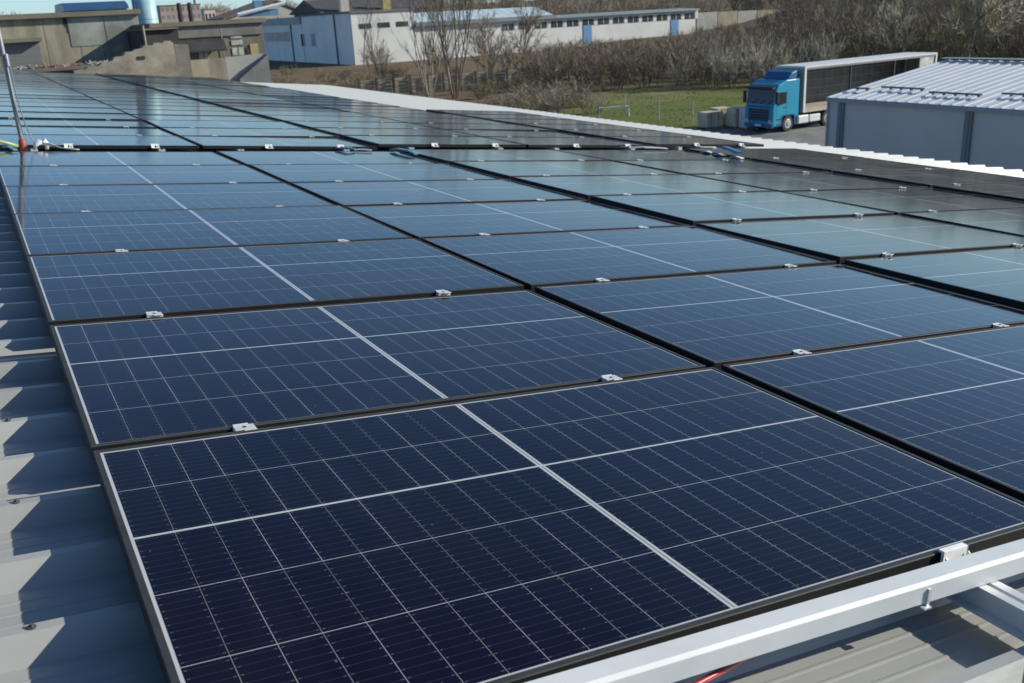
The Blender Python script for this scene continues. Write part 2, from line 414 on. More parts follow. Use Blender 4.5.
for r in range(6):
    panel(4, V2+r*PITV, 'dark solar panel in the short raised strip by the roof edge, %s past the gap' % ORD[r], 'solar panels of the far raised strip')

# mounting rails under the panels, along v
def rail(u, n, v0, v1, label, group, flange=True):
    mb = MB(); L = v1-v0
    mb.prism([(-.028,0),(-.028,.043),(-.006,.043),(-.006,.032),(.006,.032),(.006,.043),(.028,.043),(.028,0)], 1, 0, L)
    mb.box(-.050, -.0285, 0, L, 0, .003); mb.box(.0285, .050, 0, L, 0, .003)
    o = mb.build('mounting_rail', alu, None, RM(u, v0, n)); tag(o, label, 'rail', group)
for c in range(5):
    for s, q in ((.34, 'left'), (1.415, 'right')):
        rail(C0[c]+s, RAISE[c]+dip(c, s)-.0745, -.62, 7*PITV+.02, 'grooved rail under the %s half of the near panels, %s' % (q, COLN[c]), 'rails under the near panels')
        rail(C0[c]+s, nof(c, V2)+dip(c, s)-.0745, V2-.06, V2+(NR2 if c < 4 else 6)*PITV+.05, 'aluminium rail under the %s half of the far panels, %s' % (q, COLN[c]), 'rails under the far panels')

# clamps
def clamp_mid(u, v, n, label, group):
    global CM
    if CM is None:
        t = empty('panel_clamp', (0,0,0), 'x', 'clamp')
        mb = MB(); gv = .0165
        mb.box(-.026, .026, -gv+.006, gv-.003, -.028, .0012)
        mb.box(-.025, .025, -gv+.004, gv+.005, .0016, .0040)
        mb.box(-.025, .012, gv-.001, gv+.005, .0040, .0075)
        mb.box(-.006, .025, -gv-.004, -gv+.0038, .0016, .0050)
        mb.build('bracket', clampm, t, bevel=.0012)
        b = MB(); b.tube([(0,.004,.0040),(0,.004,.0055)], .0045, 6); b.build('bolt', boltm, t)
        CM = t; p = t
    else: p = copy_tree(CM)
    p.matrix_world = RM(u, v, n); p['label'] = label; p['group'] = group
CM = None
BN = ['between near rows %s and %s' % (NUM[i], NUM[i+1]) for i in range(6)]
for b in range(6):
    for c in range(5):
        for s, q in ((.34, 'left'), (1.415, 'right')):
            uu = C0[c]+s+random.uniform(-.03, .03)
            clamp_mid(uu, (b+1)*PITV-GV/2, RAISE[c]+dip(c, s), 'clamp %s, %s half of the %s' % (BN[b], q, COLN[c]), 'clamps between near panels')
for b in range(3):
    for c in range(5):
        for s, q in ((.34, 'left'), (1.415, 'right')):
            clamp_mid(C0[c]+s+random.uniform(-.04, .04), V2+(b+1)*PITV-GV/2, nof(c, V2+b)+dip(c, s), 'clamp after the %s row past the cross gap, %s half, %s' % (ORD[b], q, COLN[c]), 'clamps between far panels')
def clamp_end(u, v, n, label, group):
    global CE
    if CE is None:
        t = empty('end_clamp', (0,0,0), 'x', 'clamp')
        mb = MB()
        mb.prism([(-.060,-.030),(-.060,-.026),(-.006,-.026),(-.006,.0022),(.009,.0022),(.009,.0058),(-.010,.0058),(-.010,-.0225),(-.014,-.0225),(-.014,-.026)][0:3]+[(-.006,-.026),(-.006,.0022),(.004,.0022),(.004,.0050),(-.0105,.0050),(-.0105,-.0222),(-.0135,-.030)], 0, -.036, .036)
        mb.prism([(-.0138,-.0258),(-.040,-.0258),(-.0138,-.004)], 0, -.0355, -.032); mb.prism([(-.0138,-.0258),(-.040,-.0258),(-.0138,-.004)], 0, .032, .0355)
        mb.build('bracket', mat('white_clamp', (.84,.84,.81), .45, 0, .06, 40), t, bevel=.001)
        b = MB(); b.tube([(0,-.034,-.026),(0,-.034,-.013)], .009, 6); b.tube([(0,-.034,-.013),(0,-.034,-.006)], .0045, 8); b.build('bolt', boltm, t)
        CE = t; p = t
    else: p = copy_tree(CE)
    p.matrix_world = RM(u, v, n); p['label'] = label; p['group'] = group
CE = None
clamp_end(1.413, -.0095, .0005, 'bright white end clamp with a bolt behind the pale rail at the nearest panel', 'end clamps on the near edge')
for c in range(1, 5):
    for s, q in ((.34, 'left'), (1.415, 'right')):
        clamp_end(C0[c]+s, -.0095, RAISE[c]+dip(c, s)+.0005, 'end clamp on the near edge of the %s, %s half' % (COLN[c], q), 'end clamps on the near edge')
clamp_end(.34, -.0095, .0005, 'end clamp at the near left end of the nearest panel, low beside the pale rail', 'end clamps on the near edge')
for c in range(5):
    for s, q in ((.62, 'left'), (1.36, 'right')):
        clamp_end(C0[c]+s, V2-.0095, nof(c, V2)+dip(c, s)+.010, 'white end clamp in the cross gap, %s half of the %s' % (q, COLN[c]), 'end clamps along the cross gap')

# loose front rail lying across the mounting rails
fr = empty('cover_rail', (0,0,0), 'pale grey metal profile lying along the front edge of the nearest panel', 'rail', mw=RM(.2, -.030, -.0305, R(-1.05)))
mb = MB(); mb.prism([(-.043,0),(-.043,.036),(-.037,.0425),(0,.0425),(0,0),(-.003,0),(-.003,.0395),(-.036,.0395),(-.040,.0355),(-.040,0)], 0, 0, 2.6); mb.build('profile', mat('pale_rail_paint', (.60,.625,.62), .45, 0, .05, 5, rvar=.06), fr, bevel=.0008)
mb = MB(); mb.box(1.04, 1.047, -.0475, -.0432, -.003, .030); mb.box(1.028, 1.047, -.053, -.0432, -.006, -.003); mb.build('tab', alu, fr)
mb = MB(); mb.tube([(.30,-.150,-.085),(.50,-.105,-.066),(.66,-.083,-.058),(.74,-.072,-.056),(.80,-.060,-.058),(.86,-.04,-.068),(.95,.0,-.10)], .0055, 8)
o = mb.build('cable', mat('red_insulation', (.36,.025,.035), .4), None, RM0, smooth=True); tag(o, 'red cable running beneath the pale front rail', 'cable')

# pole standing in the cross gap, with its cables
pm = mat('galvanised_pole', (.22,.23,.23), .5, .3, .12, 6)
pb = U*.26+V*8.43+N*(-.09)
t = empty('mast', pb, 'slim grey metal mast with a red collar at its foot in the cross gap', 'mast')
mb = MB(); mb.tube([(0,0,0),(0,0,.1),(-.002,0,3.2)], [.019,.019,.018], 12); mb.build('pole', pm, t, smooth=True)
mb = MB(); mb.tube([(0,0,.03),(0,0,.042),(0,0,.135),(0,0,.15)], [.028,.032,.031,.022], 14); mb.build('collar', mat('red_plastic', (.30,.06,.035), .5, 0, .1, 20), t, smooth=True)
mb = MB(); mb.box(-.09,.09,-.09,.09,-.02,.03); mb.build('base_plate', alu, t)
mb = MB(); mb.tube([(.03,-.03,.85),(.032,-.035,.5),(.05,-.03,.3),(.075,-.02,.17),(.11,-.03,.07)], .005, 6); mb.build('wire', mat('grey_wire', (.20,.21,.22), .5), t)
mb = MB(); mb.tube([(.02,-.026,.76),(.02,-.026,.86)], .012, 8); mb.build('wire_clip', alu, t)
mb = MB(); mb.tube([(-.045,0,.0),(-.04,0,.04),(0,0,.07),(.03,0,.075),(.05,0,.05),(.05,0,0)], [.012,.022,.027,.024,.02,.012], 10)
o = mb.build('cable_joint', wp, None, RM(.385, 8.36, -.02), smooth=True); tag(o, 'pale plastic cable joint just right of the mast foot', 'cable joint')
mb = MB(); mb.tube([(.40,8.33,.03),(.45,8.26,.030),(.48,8.20,.030),(.52,8.13,.016),(.58,8.06,.012),(.66,8.02,.010)], [.008,.015,.007,.005,.004,.004], 8)
o = mb.build('cable', wp, None, RM0, smooth=True); tag(o, 'white cable with a knob lying on the panel edge right of the mast', 'cable')
mb = MB(); mb.tube([(-.16,8.30,.035),(-.02,8.24,.03),(.07,8.27,.055),(.14,8.26,.035),(.2,8.33,.01)], .014, 8)
o = mb.build('cable', mat('yellow_green_insulation', (.42,.46,.20), .45), None, RM0, smooth=True); tag(o, 'yellow green earth cable lying left of the mast foot', 'cable')
blue = mat('blue_plastic_strap', (.035,.15,.26), .42, 0, .18, 14); lb = mat('light_blue_strap', (.10,.27,.36), .45, 0, .18, 14)
def strip(name, pts, wd, th, M, label, cat, group=None):
    mb = MB(); n = len(pts); vs = []
    for i, (u, v, z) in enumerate(pts):
        a = Vector(pts[max(i-1,0)][:2]); b = Vector(pts[min(i+1,n-1)][:2]); d = (b-a).normalized(); q = Vector((-d.y, d.x))*wd/2
        vs += [(u+q.x, v+q.y, z), (u-q.x, v-q.y, z), (u-q.x, v-q.y, z+th), (u+q.x, v+q.y, z+th)]
    fs = [(0,1,2,3), (4*n-4,4*n-1,4*n-2,4*n-3)]
    for i in range(n-1):
        for k in range(4): fs.append((4*i+k, 4*i+(k+1) % 4, 4*i+4+(k+1) % 4, 4*i+4+k))
    mb.add(vs, fs); o = mb.build(name, M, None, RM0); return tag(o, label, cat, group)
strip('plastic_strap', [(.10,8.30,.0),(.13,8.14,.022),(.15,8.03,.012),(.17,7.96,.006)], .035, .012, lb, 'teal plastic strap hanging over the panel edge left of the mast', 'strap')
strip('plastic_strap', [(3.51,7.99,.012),(3.53,7.90,.026),(3.56,7.66,.028),(3.57,7.52,.014)], .055, .016, lb, 'light blue strap over the cross gap beside the first wide column gap', 'strap')
strip('plastic_strap', [(2.98,8.12,.012),(3.05,8.02,.026),(3.12,7.98,.012)], .05, .014, lb, 'small light blue strap at the cross gap left of the wide column gap', 'strap')
strip('plastic_sheet', [(3.12,8.00,.010),(3.20,7.97,.016),(3.28,7.94,.010)], .04, .010, wp, 'white plastic scrap beside the small light blue strap', 'scrap')
strip('plastic_strap', [(7.40,7.62,.076),(7.34,7.46,.088),(7.26,7.26,.082),(7.20,7.06,.066)], .07, .026, blue, 'deep blue strap over the cross gap below the lorry', 'strap')
for i, (u, v) in enumerate(((7.16,7.56),(7.10,7.28),(7.08,6.98))):
    strip('plastic_sheet', [(u,v+.07,.027),(u+.02,v,.040),(u+.03,v-.08,.030)], .06, .010, wp, '%s of three white plastic scraps under the deep blue strap' % ('farthest','middle','nearest')[i], 'scrap', 'white scraps under the blue strap')
strip('plastic_sheet', [(6.50,8.08,.030),(6.62,8.02,.042),(6.76,8.00,.040),(6.92,7.97,.034)], .07, .012, wp, 'long white plastic scrap at the cross gap left of the deep blue strap', 'scrap')
strip('plastic_strap', [(6.38,8.14,.030),(6.46,8.08,.040)], .05, .012, lb, 'short teal strap at the left end of the long white scrap', 'strap')

# ------------------------------------------------------------------ small grey hall to the right
hall = empty('storage_hall', (40.5, 20, G), 'low grey metal hall with a white ribbed roof right of the lorry', 'building', world=True)
hx0, hx1, hy0, hy1, he, hr = 33.1, 48.0, 2.0, 30.3, -3.36, -2.32
mid = (hx0+hx1)/2
mb = MB(); mb.prism([(hx0, G-.2), (hx0, he), (mid, hr-.12), (hx1, he), (hx1, G-.2)], 1, hy0, hy1)
mb.build('wall', grey_wall, hall)
post_m = mat('dark_grey_trim', (.145,.17,.20), .5, 0, .05, 2)
for y in (29.55, 23.25, 16.9, 10.6):
    mb = MB(); mb.box(hx0-.10, hx0-.003, y-.16, y+.16, G, he-.02); mb.box(hx0-.13, hx0-.103, y-.05, y+.05, G, he-.02); mb.build('post', post_m, hall)
mb = MB(); mb.box(hx0-.09, hx0+.1, hy1-.02, hy1+.05, G, he); mb.build('corner_trim', mat('light_grey_trim', (.36,.40,.44), .5), hall)
hroof = mat('white_roof_sheet', (.72,.73,.72), .38, .1, .05, .8)
for sgn in (-1, 1):
    mb = MB(); prof = []
    y = hy0-.2
    while y < hy1-.42:
        prof += [(y, 0), (y+.27, 0), (y+.31, .032), (y+.41, .032), (y+.45, 0)]; y += .52
    xe_ = mid+sgn*(mid-hx0+.16); ze_ = hr-(hr-he)*(mid-hx0+.16)/(mid-hx0)
    k = len(prof); vs = [(mid+sgn*.003, a, hr+b) for a, b in prof]+[(xe_, a, ze_+b) for a, b in prof]+[(xe_, a, ze_-.015) for a, b in prof]
    fs = [(j, j+1, k+j+1, k+j) for j in range(k-1)]+[(k+j, k+j+1, 2*k+j+1, 2*k+j) for j in range(k-1)]
    mb.add(vs, fs); mb.build('roof', hroof, hall)
mb = MB(); mb.box(hx0-.20, hx0-.14, hy0-.1, hy1+.02, ze_-.17, ze_-.03); mb.box(hx0-.14, hx0-.104, hy0-.1, hy1+.02, ze_-.10, ze_-.05); mb.build('gutter', mat('gutter_grey', (.24,.28,.32), .45), hall)
mb = MB(); mb.box(mid-.25, mid+.25, hy0-.15, hy1+.12, hr+.09, hr+.12); mb.build('ridge_cap', mat('ridge_grey', (.30,.34,.38), .45), hall)
guard_m = mat('blue_guard', (.045,.075,.15), .45)
for i, (x, y0, y1, q) in enumerate(((34.2,30.1,29.1,'shortest, nearest the lorry end'),(34.6,28.8,26.6,'second from the lorry end'),(34.15,26.0,23.6,'second from the right, set lower'),(34.5,23.0,20.4,'rightmost, cut by the picture edge'))):
    s = (hr-he)/(mid-hx0); z = hr-(mid-x)*s
    mb = MB(); mb.box(x-.035, x+.035, y1, y0, z+.11, z+.18)
    yy = y1+.13
    while yy < y0: mb.box(x-.05, x+.05, yy-.035, yy+.035, z+.05, z+.109); yy += .52
    o = mb.build('snow_guard', guard_m); tag(o, 'dark blue snow guard on the grey hall roof, %s' % q, 'snow guard', 'snow guards on the grey hall')

# ------------------------------------------------------------------ lorry
lorry = empty('lorry', (46.15, 47.35, G), 'turquoise blue lorry with an open curtain sided trailer parked by the lawn', 'lorry')
lorry.rotation_euler = (0, 0, R(183.2))
cabm = mat('turquoise_paint', (.02,.27,.42), .32, 0, .05, 2); cabd = mat('deep_blue_paint', (.02,.12,.27), .4)
dark = mat('black_plastic', (.018,.019,.02), .5); glassd = mat('cab_glass', (.015,.02,.022), .08); rub = mat('tyre_rubber', (.022,.022,.022), .8)
rimm = mat('steel_rim', (.42,.42,.41), .45, .3); whm = mat('white_lorry_paint', (.66,.66,.63), .45, 0, .06, 1.5); beige = mat('beige_bed', (.44,.38,.30), .7, 0, .15, 2)
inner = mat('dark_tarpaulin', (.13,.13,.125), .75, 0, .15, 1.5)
hw = 1.24
cab = MB()
cab.prism([(1.36,.42),(1.42,.62),(1.40,1.55),(1.34,1.80),(1.16,2.78),(.98,3.02),(.25,3.28),(-.86,3.30),(-.86,.95),(-.62,.95),(-.55,1.02),(.55,1.02),(.62,.42)], 1, -hw, hw)
cab.build('cab', cabm, lorry, bevel=.13)
mb = MB(); mb.prism([(.10,3.29),(-.35,3.72),(-.86,3.86),(-.86,3.29)], 1, -1.1, 1.1); mb.build('roof_fairing', cabd, lorry, bevel=.11)
mb = MB(); mb.prism([(1.365,1.84),(1.205,2.72),(1.185,2.715),(1.345,1.83)], 1, -1.10, 1.10); mb.build('windscreen', glassd, lorry)
mb = MB(); mb.prism([(1.22,2.72),(1.46,2.80),(1.44,2.92),(1.08,2.98)], 1, -1.16, 1.16); mb.build('sun_visor', dark, lorry)
mb = MB(); mb.box(1.405, 1.44, -.86, .86, .78, 1.52)
mb.build('grille', dark, lorry)
for k in range(4):
    mb = MB(); mb.box(1.441, 1.456, -.84, .84, .86+k*.17, .90+k*.17); mb.build('grille_bar', cabd, lorry)
mb = MB(); mb.box(1.471, 1.485, -.27, .27, .44, .55); mb.build('number_plate', bpy.data.materials['white_plastic'], lorry)
for y in (-.62, .05, .70):
    mb = MB(); mb.tube([(1.395, y, 1.83), (1.33, y+.42, 2.12)], .014, 5); mb.build('wiper', dark, lorry)
mb = MB(); mb.box(1.405, 1.425, -.95, .95, 1.60, 1.74); mb.build('badge_strip', cabd, lorry)
for s in (-1, 1):
    for z in (.50, .82): mb = MB(); mb.box(.70, 1.05, s*1.20, s*1.262, z, z+.08); mb.build('step', dark, lorry)
mb = MB(); mb.box(1.30, 1.47, -1.22, 1.22, .36, .60); mb.build('bumper', cabd, lorry, bevel=.03)
for s in (-1, 1):
    mb = MB(); mb.box(1.415, 1.45, s*.90, s*1.18, .62, .84); mb.build('headlight', mat('headlight_glass', (.5,.52,.52), .15), lorry)
    mb = MB(); mb.prism([(1.02,1.72),(1.10,1.72),(1.06,2.05),(.95,2.55),(.25,2.55),(.25,1.85)], 1, s*(hw+.002), s*(hw+.012)); mb.build('side_window', glassd, lorry)
    mb = MB(); mb.box(1.22, 1.34, s*1.30, s*1.52, 1.85, 2.62); mb.box(1.2, 1.42, s*1.2, s*1.31, 2.55, 2.60); mb.build('wing_mirror', dark, lorry, bevel=.03)
    mb = MB(); mb.box(.20, .215, s*(hw+.001), s*(hw+.006), 1.06, 2.7); mb.box(1.08, 1.095, s*(hw+.001), s*(hw+.006), 1.06, 1.7); mb.box(.2, 1.09, s*(hw+.001), s*(hw+.006), 1.045, 1.06); mb.build('door_seam', dark, lorry)
    mb = MB(); mb.box(.30, .46, s*(hw+.001), s*(hw+.03), 1.55, 1.60); mb.build('door_handle', dark, lorry)
    mb = MB(); mb.box(-.60, -.92, s*1.0, s*1.235, .96, 3.3); mb.build('side_deflector', cabm, lorry)
def wheel(x, y, r=.51, wd=.34):
    t_ = MB(); s = 1 if y > 0 else -1
    t_.tube([(x, y-s*wd, r), (x, y-s*.03, r), (x, y, r)], [r, r, r*.93], 24)
    tyre = t_.build('wheel', rub, lorry, smooth=False)
    q = MB(); q.tube([(x, y+s*.001, r), (x, y+s*.012, r)], [r*.60, r*.56], 20); q.tube([(x, y+s*.012, r), (x, y+s*.06, r)], [r*.30, r*.20], 14); q.build('rim', rimm, tyre)
for s in (-1, 1):
    wheel(0, s*1.22); wheel(-3.75, s*1.22); 
    for x in (-10.2, -11.5, -12.8): wheel(x, s*1.22)
mb = MB(); mb.prism([(.66,.5),(.66,.95),(.46,1.13),(-.46,1.13),(-.62,.95),(-.62,.45),(-.55,.45),(-.55,.93),(-.42,1.07),(.42,1.07),(.59,.93),(.59,.5)], 1, 1.0, 1.26); mb.build('mudguard', cabd, lorry)
mb = MB(); mb.prism([(.66,.5),(.66,.95),(.46,1.13),(-.46,1.13),(-.62,.95),(-.62,.45),(-.55,.45),(-.55,.93),(-.42,1.07),(.42,1.07),(.59,.93),(.59,.5)], 1, -1.26, -1.0); mb.build('mudguard', cabd, lorry)
for s in (-1, 1):
    mb = MB(); mb.box(-1.0, -2.0, s*.75, s*1.20, .38, .92); mb.build('fuel_tank', whm, lorry, bevel=.08)
    mb = MB(); mb.box(-2.08, -3.1, s*.80, s*1.20, .42, .88); mb.build('side_locker', whm, lorry, bevel=.04)
mb = MB(); mb.box(1.2, -5.0, -.45, .45, .62, .94); mb.build('chassis', dark, lorry)
xf, xb = -1.35, -14.95
mb = MB(); mb.box(xf, xb, -1.27, 1.27, 3.90, 4.02); mb.build('trailer_roof', whm, lorry)
mb = MB(); mb.box(xf, xb, -1.27, 1.27, 1.08, 1.30); mb.build('trailer_bed', beige, lorry)
mb = MB(); mb.box(xf, xf-.10, -1.25, 1.25, 1.302, 3.898); mb.build('trailer_front', mat('front_board', (.30,.30,.29), .6), lorry)
for s in (-1, 1):
    mb = MB(); mb.box(xf+.01, xf-.16, s*1.20, s*1.275, 1.10, 3.99); mb.build('front_post', whm, lorry)
    mb = MB(); mb.box(xb+.14, xb-.01, s*1.20, s*1.275, 1.10, 3.99); mb.build('rear_post', whm, lorry)
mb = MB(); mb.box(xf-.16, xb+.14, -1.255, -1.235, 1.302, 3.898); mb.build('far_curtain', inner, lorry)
for k in range(22):
    x = xf-.75-k*.60
    mb = MB(); mb.box(x, x-.05, -1.233, -1.215, 1.302, 3.898); mb.build('curtain_strap', mat('strap_grey', (.24,.24,.23), .7) if k == 0 else bpy.data.materials['strap_grey'], lorry)
for k in range(4):
    z = 1.75+k*.52
    mb = MB(); mb.box(xf-.17, xb+.15, -1.213, -1.19, z, z+.05); mb.build('side_lath', bpy.data.materials['strap_grey'], lorry)
for x in (-5.8, -10.3):
    mb = MB(); mb.box(x, x-.12, 1.15, 1.25, 1.302, 3.898); mb.build('side_post', dark, lorry)
mb = MB(); mb.box(xb+.0, xb+.06, -1.23, 1.23, 1.302, 3.898); mb.build('rear_door', mat('rear_grey', (.25,.25,.25), .6), lorry)
mb = MB()
rr = random.Random(3)
for k in range(9):
    x = xb+.35+k*.17; mb.prism([(x, 1.5+rr.random()*.1), (x+.10, 1.45), (x+.13, 3.85), (x-.02, 3.86)], 1, 1.10+rr.random()*.05, 1.24)
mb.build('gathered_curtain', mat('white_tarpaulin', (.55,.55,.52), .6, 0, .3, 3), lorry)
mb = MB(); mb.box(xf-.2, xb+.2, .95, 1.26, 3.78, 3.898); mb.build('roof_rail', mat('rail_grey', (.2,.2,.2), .6), lorry)

# crates in front of the lorry
cr = mat('grey_board', (.62,.51,.37), .8, 0, .25, 1.2); cr2 = mat('pale_wrap', (.55,.57,.60), .45, 0, .12, 5)
tim = mat('pallet_timber', (.28,.22,.15), .8, 0, .2, 4)
def crate(x, y, w_, d_, h_, rz, M, label):
    t = empty('crate', (x, y, G+.01), label, 'crate', 'crates on pallets by the lorry'); t.rotation_euler = (0,0,rz)
    p = MB()
    for yy in (-d_/2, -.06, d_/2-.12): p.box(-w_/2, w_/2, yy, yy+.12, 0, .10)
    p.box(-w_/2, w_/2, -d_/2, d_/2, .101, .14); p.build('pallet', tim, t)
    b = MB(); b.box(-w_/2+.02, w_/2-.02, -d_/2+.02, d_/2-.02, .1405, h_); b.build('load', M, t, bevel=.03)
    q = MB()
    for xx in (-w_*.22, w_*.22): q.box(xx-.03, xx+.03, -d_/2+.012, -d_/2+.0195, .15, h_-.05)
    q.build('strapping', bpy.data.materials['strap_grey'], t)
crate(44.35, 51.6, 1.35, 1.2, 1.12, R(-6), cr, 'lowest grey crate at the left end of the crates by the lorry')
crate(45.6, 52.0, 1.15, 1.2, 1.26, R(-9), cr, 'tall grey crate, second from the left beside the lorry front')
crate(45.55, 50.3, .95, 1.1, 1.34, R(-6), cr, 'grey crate third from the left, touching the pale wrapped one')
crate(45.45, 49.1, .80, .9, 1.36, R(-6), cr2, 'pale wrapped crate right in front of the lorry grille')

# ------------------------------------------------------------------ left: old concrete works
conc = mat('weathered_concrete', (.37,.335,.245), .9, 0, .22, .7, col2=(.20,.18,.14), bump=.12, bscale=2.5, detail=10, stretch=(1.2,1,.30))
conc_d = mat('stained_dark_concrete', (.17,.155,.12), .9, 0, .25, .4, bump=.1, bscale=2, detail=9, stretch=(1,1,.5))
slabm = mat('roof_slab_concrete', (.19,.17,.125), .9, 0, .15, .5, detail=8)
rend = mat('grey_render_patch', (.27,.29,.26), .9, 0, .30, .45, bump=.08, detail=9)
darkin = mat('dark_opening', (.03,.03,.032), .7, 0, .2, 2)
steel_d = mat('grey_roller_door', (.17,.175,.17), .6, 0, .12, 1, stretch=(.2,1,6))
b1 = empty('concrete_hall', (5, 94, G), 'long tan concrete works hall with a thick flat roof slab at the left', 'building', world=True)
Y1 = 88
mb = MB(); mb.box(-6, 13.7, Y1, Y1+14, G-.3, 2.28); mb.build('wall', conc, b1)
mb = MB(); mb.box(-6.4, 13.95, Y1-.45, Y1+14.4, 2.282, 2.66); rf = mb.build('roof', slabm, b1)
mb = MB(); mb.box(8.25, 13.72, Y1-.05, Y1-.003, .0, 2.279); mb.build('rendered_panel', rend, b1)
mb = MB(); mb.box(11.0, 11.06, Y1-.075, Y1-.052, .0, 2.278); mb.build('joint', conc_d, b1)
mb = MB(); mb.add([(7.9,Y1-.03,2.25),(8.2,Y1-.03,2.27),(8.24,Y1-.03,1.75),(8.36,Y1-.03,1.3),(8.3,Y1-.03,1.05),(8.08,Y1-.03,1.1),(8.12,Y1-.03,1.45),(7.95,Y1-.03,1.7)]+
                  [(7.9,Y1-.002,2.25),(8.2,Y1-.002,2.27),(8.24,Y1-.002,1.75),(8.36,Y1-.002,1.3),(8.3,Y1-.002,1.05),(8.08,Y1-.002,1.1),(8.12,Y1-.002,1.45),(7.95,Y1-.002,1.7)],
                 [tuple(range(8)), tuple(range(15,7,-1))]+[(i,(i+1)%8,8+(i+1)%8,8+i) for i in range(8)]); mb.build('broken_hole', darkin, b1)
mb = MB(); mb.box(3.35, 5.85, Y1-.03, Y1-.002, -4.2, .52); dr = mb.build('roller_door', steel_d, b1)
mb = MB(); mb.box(3.2, 6.05, Y1-.75, Y1-.002, .56, .86); mb.build('canopy', slabm, b1)
for x in (1.2, 2.9, 6.4, 8.9, 10.6, 12.4):
    mb = MB(); mb.box(x, x+.05, Y1-.012, Y1-.001, -3, -.004 if x > 8 else 2.27); mb.build('panel_joint', conc_d, b1)
# heap of broken stuff on the ground in front of it (on the low annex roof)
ann = empty('low_annex', (8, 82, G), 'low flat annex with rubble on it in front of the tan concrete hall', 'building', world=True)
mb = MB(); mb.box(-3, 9.6, 76.5, 86.5, G-.2, -1.45); mb.build('wall', conc_d, ann)
mb = MB(); mb.box(-3.2, 9.8, 76.3, 87, -1.448, -1.25); mb.build('roof', mat('felt_roof', (.16,.15,.14), .9, 0, .25, .8), ann)
rr = random.Random(5)
def rubble(x, y, z, w_, n, M, label):
    mb = MB()
    for i in range(n):
        a = Vector((x+rr.uniform(-w_, w_), y+rr.uniform(-.6, .6), z+rr.uniform(.0, .12)))
        d = Vector((rr.uniform(-1,1), rr.uniform(-.4,.4), rr.uniform(-.15,.6))).normalized()*rr.uniform(.12, .38)
        mb.tube([a-d, a+d*rr.uniform(.5,1)], rr.uniform(.025,.07), 4)
    o = mb.build('scrap_heap', M); tag(o, label, 'scrap heap')
scr = mat('pale_scrap', (.30,.30,.30), .6, .1, .4, 2); brk = mat('brick_rubble', (.24,.15,.10), .9, 0, .3, 2)
rubble(8.9, 78.5, -1.22, .75, 34, scr, 'pale tangled scrap metal in front of the dark lean-to')
rubble(6.2, 78.3, -1.22, 1.6, 36, brk, 'brown brick rubble along the low annex roof edge')
rubble(3.9, 78.4, -1.22, .8, 16, scr, 'small grey scrap heap below the roller door')
# dark left shed and second building
b2 = empty('concrete_workshop', (17.5, 86, G), 'dark flat roofed concrete workshop with small pale windows', 'building', world=True)
mb = MB(); mb.box(15.2, 21.85, 80, 92, G-.2, 1.10); mb.build('wall', conc_d, b2)
mb = MB(); mb.box(13.15, 22.1, 79.6, 92.4, 1.102, 1.43); mb.build('roof', slabm, b2)
mb = MB(); mb.box(15.15, 21.75, 79.85, 79.998, .22, 1.09); mb.build('fascia', mat('dark_cladding', (.17,.165,.15), .8, 0, .2, .6), b2)
mb = MB(); mb.prism([(79.0,-.75),(79.997,.15),(79.997,-.02),(79.0,-.88)], 0, 15.15, 18.6); mb.build('lean_to_roof', mat('black_felt', (.035,.036,.038), .85, 0, .3, 1), b2)
winm = mat('dull_window', (.42,.42,.36), .5, 0, .25, 2)
for (x0, x1, z0, z1) in ((16.55,16.88,-1.42,-.88),(16.95,17.28,-1.42,-.88),(19.2,20.1,0.0,.2),(19.2,20.1,-.52,-.14),(19.2,19.62,-1.3,-.72),(19.7,20.1,-1.3,-.72)):
    mb = MB(); mb.box(x0, x1, 79.93, 79.997, z0, z1); mb.build('window', winm, b2)
mb = MB(); mb.box(20.65, 21.3, 79.9, 79.997, -1.35, -.5); mb.build('board', mat('yellow_board', (.34,.28,.13), .8, 0, .2, 1), b2)
mb = MB(); mb.box(20.3, 20.6, 79.94, 79.997, -1.35, -.75); mb.build('doorway', darkin, b2)
mb = MB(); mb.box(18.45, 18.55, 79.83, 79.849, -1.5, 1.08); mb.build('downpipe', conc, b2)
sh = empty('dark_shed', (14, 83, G), 'dark shed wall between the tan hall and the workshop', 'building', world=True)
mb = MB(); mb.box(12.65, 15.14, 79.4, 90, G-.2, .95); mb.build('wall', mat('dark_wall', (.055,.052,.05), .9, 0, .35, .6, detail=8), sh)  # dark wall tone with random variation
mb = MB(); mb.box(12.5, 15.14, 79.1, 90, .952, 1.06); mb.build('roof', slabm, sh)
mb = MB(); mb.tube([(12.55,79.0,G),(12.55,79.0,1.3)], .09, 8); mb.build('post', conc, sh)
# ruined sloping wall
rw = MB()
prof = [(6.6,-2.9),(6.6,-1.42),(7.3,-1.36),(7.5,-1.22),(8.2,-1.18),(8.4,-1.0),(9.1,-.92),(9.3,-.72),(9.9,-.62),(10.05,-.42),(10.5,-.40),(10.9,-.25),(11.2,-.2),(11.35,-.02),(11.9,-.06),(12.0,.09),(12.6,.06),(12.7,.16),(13.1,.17),(13.3,.0),(13.35,-2.9)]
t = empty('ruined_wall', (11.5, 73, G), 'broken tan masonry wall with a sloping top before the dark shed', 'wall', world=True)
rw.prism(prof+[(13.35,G),(6.6,G)], 1, 72, 73.2); rw.build('masonry', mat('rubble_masonry', (.37,.335,.265), .95, 0, .35, .8, col2=(.20,.17,.13), bump=.3, bscale=2.2, detail=10), t)
mb = MB(); mb.box(10.75, 11.25, 71.95, 71.998, -.95, -.72); mb.build('gap', darkin, t)
mb = MB(); mb.box(13.36, 14.3, 72.1, 79.3, G, -.15); mb.build('return_wall', mat('grey_masonry', (.215,.20,.165), .95, 0, .25, .6, bump=.2, bscale=2), t)
